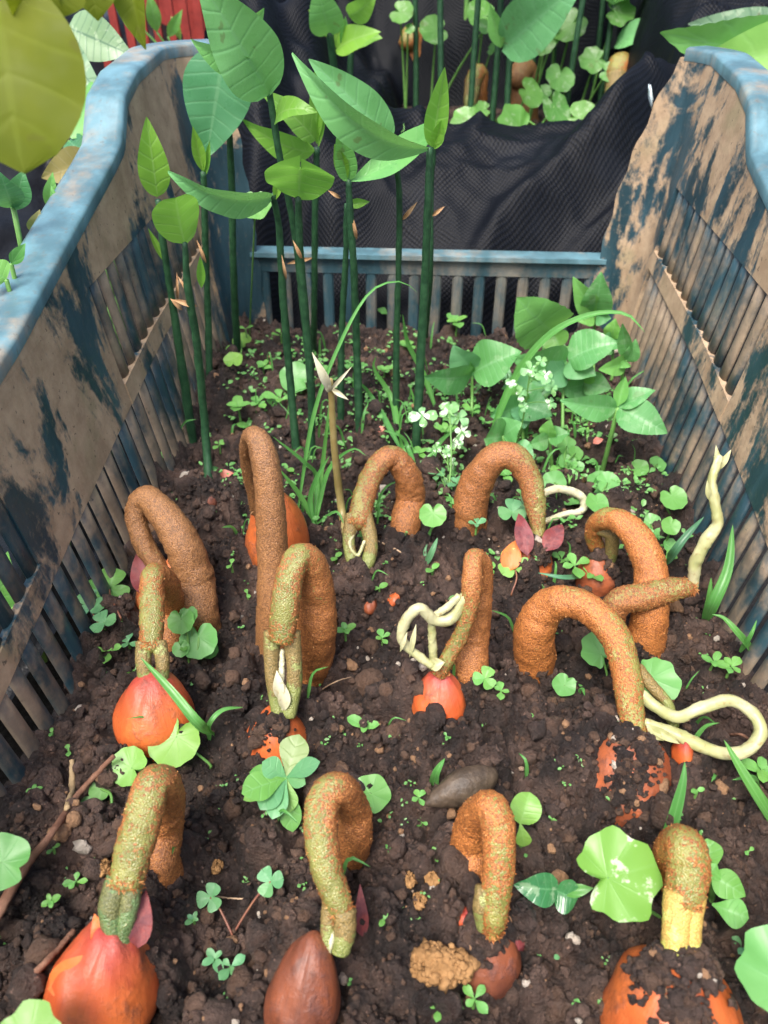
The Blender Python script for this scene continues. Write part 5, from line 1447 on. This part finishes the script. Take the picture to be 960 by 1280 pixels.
for i, (px, py, r, Y) in enumerate([(545, 38, 22, 100), (652, 165, 38, 82.5), (722, 148, 26, 84), (588, 150, 26, 86), (605, 20, 24, 104), (680, 50, 26, 100), (715, 30, 26, 102), (745, 75, 22, 98), (660, 115, 22, 92), (770, 15, 24, 100), (700, 95, 22, 95), (690, 5, 20, 106), (500, 15, 18, 104)]):
    c = PY(px, py, Y); R = r * depth(c) / FPX
    bb = np.array([c[0] + rng.normal(0, 1), min(Y + 1.5, 109), 0.0]); bb[2] = float(BH(bb[0], bb[1]))
    t = thing('far_weed', bb, bl[i], 'weed', 'leafy weeds in the far bed')
    for k in range(2):
        q = c + (0 if k == 0 else 1) * np.array([rng.normal(0, 3.2), rng.normal(1, 2.0), rng.normal(0, 2.0)])
        q[1] = max(q[1], 84.0)
        part('leaf', disc_leaf(q, (rng.normal(0, .5), -.6, .4), unit(np.array([rng.normal(0, .3), -.75, .7])), R * (.85 if k == 0 else rng.uniform(.35, .6)), 'angular' if (i + k) % 2 else 'kidney', .1, i), 'leaf_far', t)
        part('stalk', tube([bb, (bb + q) / 2 + np.array([0, .6, .4]), q], [.16, .13, .1], n=12, seg=6), 'weed_stem', t)
ORD = ['first', 'second', 'third', 'fourth', 'fifth', 'sixth', 'seventh', 'eighth']
for i, (bx, by, tx, ty) in enumerate([(512, 100, 512, -30), (535, 90, 530, -30), (560, 110, 566, -30), (608, 115, 612, -30), (650, 110, 646, -30), (680, 105, 684, -30), (722, 105, 722, -30), (760, 110, 770, -30)]):
    b = onbed(bx, by); top = PY(tx, ty, b[1])
    t = thing('far_sapling', b, f'thin dark stem at the back of the far bed, {ORD[i]} from the left', 'sapling', 'crowded stems at the back of the far bed')
    part('stem', tube([b - np.array([0, 0, 1]), b, (b + top) / 2 + np.array([rng.normal(0, .3), 0, 0]), top], [.28, .26, .22], n=20, seg=8), 'sapling_stem', t)
    for k in range(2): part('leaf', leaf(top, top + np.array([math.cos(k * 3 + i), math.sin(k * 3 + i), .2]) * 6, 2.6, (0, 0, 1), seed=i + k), 'leaf_gloss', t)
# clover-like plant in the gap of the fabric
b = PY(450, 225, 76); b[2] = float(FH(b[0], 76.0)) + .05
t = thing('clover_sprout', b, 'pale round-leaved clover growing in the fabric gap behind the saplings', 'weed')
for px, py, s, Y in [(428, 150, 17, 76), (447, 146, 12, 76.5), (449, 166, 12, 75.6), (475, 190, 11, 75), (474, 172, 13, 75.5), (472, 206, 9, 74.6), (492, 160, 14, 76), (515, 172, 13, 76.2), (455, 196, 9, 75)]:
    c = PY(px, py, Y); R = s * depth(c) / FPX
    part('leaf', disc_leaf(c, (rng.normal(), -.5, 0), unit(np.array([rng.normal(0, .25), -.6, 1])), R, 'round', .1, px), 'leaf_far', t)
    part('stalk', tube([b, (b + c) / 2 + np.array([0, .3, .3]), c], [.07, .06, .05], n=10, seg=5), 'weed_stem', t)
# background saplings behind the crate at the top edge
for lab, st, lv in [
    ('sapling behind the crate whose paired leaves enter at the top left of centre', [(420, 130, 82, 5), (418, 90, 82, 5), (412, 40, 81, 5)],
     [((412, 44, 81), (395, -25, 79), 3.4, 'leaf_sapling', dict(fold=.4)), ((420, 62, 81), (476, 40, 79), 2.6, 'leaf_young', dict(roll=-.5)), ((430, 64, 81), (432, 20, 80), 1.0, 'leaf_sapling', UP), ((436, 20, 80), (470, -5, 79), 2.4, 'leaf_young', dict(roll=.4))]),
    ('upright green leaf sapling at the top beside the glossy leaf', [(436, 140, 84, 4), (438, 80, 84, 4), (440, 50, 84, 4)], [((440, 52, 84), (478, 48, 82), 2.2, 'leaf_young', dict(roll=-.5)), ((436, 56, 84), (386, 12, 82), 2.6, 'leaf_young', dict(roll=.3))])]:
    P = pts(st); z0 = float(FH(P[0][0], P[0][1])); b = P[0][:3].copy(); b[2] = z0
    t = thing('far_sapling', b, lab, 'sapling')
    part('stem', tube([np.r_[b, .3]] + P, n=20, seg=8), 'sapling_stem', t)
    for l in lv: bleaf(t, l[0], l[1], l[2], l[3], **l[4])

# left side: weeds rising beyond the crate wall
def outleaf(label, base, leaves, name='broadleaf_weed', mat='leaf_silver', cat='weed', r=.18):
    b = np.asarray(base, float)
    t = thing(name, b, label, cat)
    for l in leaves:
        B = P3(l[0])
        part('stalk', tube([b, (b + B) / 2 + np.array([.4, .3, 1.0]), B], [r, r * .8, r * .6], n=14, seg=7), 'weed_stem', t)
        kw = dict(l[4]) if len(l) > 4 else {}
        bleaf(t, l[0], l[1], l[2], l[3] or mat, **kw)
    return t


outleaf('silvery veined leaf pair left of the raised crate corner', (-27, 62, -6), [((58, 32, 60), (134, 124, 56), 3.2, None, dict(roll=.35, droop=.1, fold=.15)), ((84, 34, 62), (166, 70, 61), 3.4, None, dict(roll=-.1, droop=.06, fold=.15)), ((60, 30, 60), (20, 50, 58), 2.6, None, dict(droop=.1))])
outleaf('lobed green leaf beside the crate wall under the silvery leaves', (-25, 55, -6), [((92, 130, 54), (136, 170, 52), 3.6, 'leaf_round', dict(kind='cordate', serr=.15, teeth=5, nl=24)), ((86, 176, 52), (108, 196, 51), 1.6, 'leaf_deep', dict(kind='round'))])
outleaf('insect-eaten pale leaf hanging outside the left crate wall', (-24, 48, -7), [((118, 205, 50), (52, 222, 48), 2.6, 'leaf_spent', dict(roll=.2)), ((120, 208, 50), (88, 252, 47), 2.0, 'leaf_silver', dict(roll=.2))])
outleaf('dark shaded weed low outside the left crate wall', (-23, 36, -7), [((16, 260, 38), (0, 215, 37), 1.4, 'leaf_deep', dict(kind='lance')), ((18, 262, 38), (30, 212, 38), 1.2, 'leaf_deep', dict(kind='lance')), ((14, 330, 34), (32, 304, 34), .6, 'grass', dict(kind='lance')), ((8, 350, 33), (-20, 330, 33), 1.6, 'leaf_weed')])
outleaf('thin green stems with small leaf outside the left crate wall', (-24, 43, -7), [((60, 260, 43), (66, 215, 43), .7, 'leaf_weed', dict(kind='lance')), ((76, 280, 42), (64, 232, 42), .6, 'leaf_weed', dict(kind='lance')), ((40, 290, 40), (50, 262, 40), .8, 'leaf_spent')])
outleaf('green weed seen through the open slots of the left wall', (-22, 29, -7), [((-6, 765, 30), (10, 690, 30), 2.2, 'leaf_weed', dict(kind='lance')), ((-2, 760, 30), (22, 745, 30), 1.2, 'leaf_lime', dict(kind='round'))])
# overhanging yellow-green leaves near the lens
b = np.array([-22.0, 12.0, -10.0])
t = thing('overhanging_plant', b, 'yellow-green translucent leaves hanging close into the top left corner', 'plant')
crown = PY(-40, -120, 24.0)
part('stem', tube([b, b + np.array([-1, 1, 18]), (b + crown) / 2 + np.array([-3.5, 2, 14]), crown], [.4, .35, .3, .25], n=30, seg=10), 'weed_stem', t)
for B0, T0, w, kw in [((-8, -60, 25.0), (28, 216, 22.0), 4.0, dict(kind='ovate2', fold=.14, droop=.07, roll=.15)), ((70, -60, 26), (84, 72, 25), 1.9, dict(fold=.6, droop=.06, roll=.9)),
                      ((110, -50, 28), (122, 26, 27.4), 1.6, dict(kind='lance', fold=.3)), ((160, -60, 29), (182, 62, 28), 1.15, dict(kind='lance', fold=.7, roll=.4)), ((40, -70, 25), (20, 30, 24), 3.0, dict(fold=.3, droop=.1, roll=-.4))]:
    B = P3(B0)
    part('leaf_stalk', tube([crown, (crown + B) / 2 + np.array([0, 0, .6]), B], [.13, .11, .09], n=12, seg=7), 'weed_stem', t)
    bleaf(t, B0, T0, w, 'leaf_overhang', **kw)
# right side
zz = float(PZ(26.0, 80.0))
outleaf('serrated light green leaf entering at the top right edge', (34, 84, float(PZ(34.0, 84.0))), [((1040, 78, 70), (826, 40, 66), 6.0, 'leaf_weed', dict(serr=.12, teeth=16, nl=34, roll=-.2, droop=.06)), ((1000, 40, 78), (860, 30, 80), 3.0, 'leaf_silver', dict(roll=.2))], r=.25)
outleaf('yellowing leaf leaning over the right rim of the crate', (32, 74, float(PZ(32.0, 74.0))), [((1050, 62, 66), (866, 80, 66), 5.2, 'leaf_lime', dict(roll=.1, droop=.05))], r=.25)
# background weeds around the red basket
outleaf('grassy weed growing before the red basket', (-30, 100, 10), [((196, 40, 100), (186, -10, 99), 1.6, 'leaf_weed', dict(kind='lance')), ((210, 46, 100), (228, 12, 99), 1.2, 'leaf_weed', dict(kind='lance')), ((178, 36, 100), (150, 8, 99), 2.0, 'leaf_weed', dict(kind='lance')), ((226, 50, 100), (214, 20, 100), .9, 'leaf_lime', dict(kind='lance'))])

# ------------------------------------------------------------------ loose crumbs of soil (uncountable)
def ico():
    t = (1 + 5 ** .5) / 2
    V = [(-1, t, 0), (1, t, 0), (-1, -t, 0), (1, -t, 0), (0, -1, t), (0, 1, t), (0, -1, -t), (0, 1, -t), (t, 0, -1), (t, 0, 1), (-t, 0, -1), (-t, 0, 1)]
    F = [(0, 11, 5), (0, 5, 1), (0, 1, 7), (0, 7, 10), (0, 10, 11), (1, 5, 9), (5, 11, 4), (11, 10, 2), (10, 7, 6), (7, 1, 8), (3, 9, 4), (3, 4, 2), (3, 2, 6), (3, 6, 8), (3, 8, 9), (4, 9, 5), (2, 4, 11), (6, 2, 10), (8, 6, 7), (9, 8, 1)]
    V = [unit(v) for v in V]; cache = {}; G2 = []

    def mid(a, b):
        k = (min(a, b), max(a, b))
        if k not in cache: V.append(unit(V[a] + V[b])); cache[k] = len(V) - 1
        return cache[k]
    for a, b, c in F:
        d, e, f = mid(a, b), mid(b, c), mid(c, a); G2 += [(a, d, f), (b, e, d), (c, f, e), (d, e, f)]
    return np.array(V), np.array(G2)


IV, IF = ico()


def finer(V, F):
    V = [v for v in V]; cache = {}; out = []

    def mid(a, b):
        k = (min(a, b), max(a, b))
        if k not in cache: V.append(unit(V[a] + V[b])); cache[k] = len(V) - 1
        return cache[k]
    for a, b, c in F:
        d, e, f = mid(a, b), mid(b, c), mid(c, a); out += [(a, d, f), (b, e, d), (c, f, e), (d, e, f)]
    return np.array(V), np.array(out)


IV2, IF2 = finer(IV, IF)
IV3, IF3 = finer(IV2, IF2)


def crumbs(name, C, R, seed, mat):
    g = np.random.default_rng(seed)
    n = len(C); m = len(IV)
    k = 1 + g.normal(0, .17, (n, m))
    sc = g.uniform(.65, 1.2, (n, 1, 3))
    A = g.normal(size=(n, 3, 3)); Q = np.linalg.qr(A)[0]
    V = (IV[None] * k[..., None] * sc) * np.asarray(R)[:, None, None]
    V = np.einsum('nij,nkj->nki', Q, V) + np.asarray(C)[:, None]
    F = (IF[None] + (np.arange(n) * m)[:, None, None]).reshape(-1, 3)
    if isinstance(mat, tuple):
        o = part(name, (V.reshape(-1, 3), F, None), mat[0], mat[1]); o['kind'] = 'stuff'; return o
    return single(name, (V.reshape(-1, 3), F, None), mat, (0, 0, 0), kind='stuff')


n = 30000
y = 6 + (60.5 - 6) * rng.random(n) ** 1.55
x = rng.uniform(-15.8, 15.8, n)
den = fbm(x / 2.2, y / 2.2, 55, 2) + .5 * rng.random(n)
ok = den > .55
x, y = x[ok], y[ok]
r = np.clip(0.078 * np.exp(rng.normal(0, .66, len(x))), .035, .62)
C = np.stack([x, y, H(x, y) + r * .3], -1)
CC, RR = [C], [r]
crumbs('crumb_crust', CLOD[1], CLOD[2], 9, ('clod', CLOD[0]))
for c, rad, ax, dirt in SEEDS:            # soil caked on the seeds
    if dirt < .3: continue
    e = np.array([1.0, 0, 0]); sx = unit(np.cross(e, ax)); sy = np.cross(ax, sx)
    for _ in range(int(1 + dirt * 6)):
        dc = rng.normal(size=3); dc = unit(.75 * unit(dc) + .35 * unit(CAM - c) + .8 * ax)
        k = int(420 * dirt * (rad[0] / 1.6) ** 1.5)
        d = dc + rng.normal(0, .17, (k, 3)); d /= np.linalg.norm(d, axis=1)[:, None]
        l = np.stack([d @ sx, d @ sy, d @ ax], 1)
        P = c + ((l[:, :1] * sx * rad[0] + l[:, 1:2] * sy * rad[1]) * (1 - .3 * np.clip(l[:, 2:], 0, 1) ** 1.2) + l[:, 2:] * ax * rad[2]) * rng.uniform(1.0, 1.1, (k, 1))
        CC.append(P); RR.append(np.clip(.085 * np.exp(rng.normal(0, .5, k)), .04, .32))
V, F, o = [], [], 0
for i in range(760):                       # bigger clods half sunk in the soil
    yy = 7 + 52 * rng.random() ** 1.4; xx = rng.uniform(-15.3, 15.3)
    if float(fbm(np.array(xx / 3.0), np.array(yy / 3.0), 57, 2)) < .42: continue
    rr = float(np.clip(.26 * math.exp(rng.normal(0, .45)), .15, .75))
    q = IV3 * rng.uniform(.75, 1.2, 3)
    s3 = rng.uniform(0, 50)
    k = 1 + .75 * (fbm(q[:, 0] * 1.6 + s3 + q[:, 2], q[:, 1] * 1.6 - q[:, 2] * .8 + s3, 11, 4) - .5) + .22 * lumps(q[:, 0] + q[:, 2] * .6 + s3, q[:, 1] - q[:, 2] * .6, .45, 12)
    V.append(q * k[:, None] * rr + np.array([xx, yy, float(H(xx, yy)) - rr * .1])); F.append(IF3 + o); o += len(IV3)
single('soil_clods', (np.vstack(V), np.vstack(F), None), 'crumb', (0, 0, 0), kind='stuff')
crumbs('soil_crumbs', np.vstack(CC), np.concatenate(RR), 3, 'crumb')
n = 900
x = rng.uniform(-4, 21, n); y = rng.uniform(82, 111, n); r = np.clip(.14 * np.exp(rng.normal(0, .5, n)), .06, .5)
crumbs('soil_crumbs', np.stack([x, y, BH(x, y) + r * .4], -1), r, 4, 'crumb')
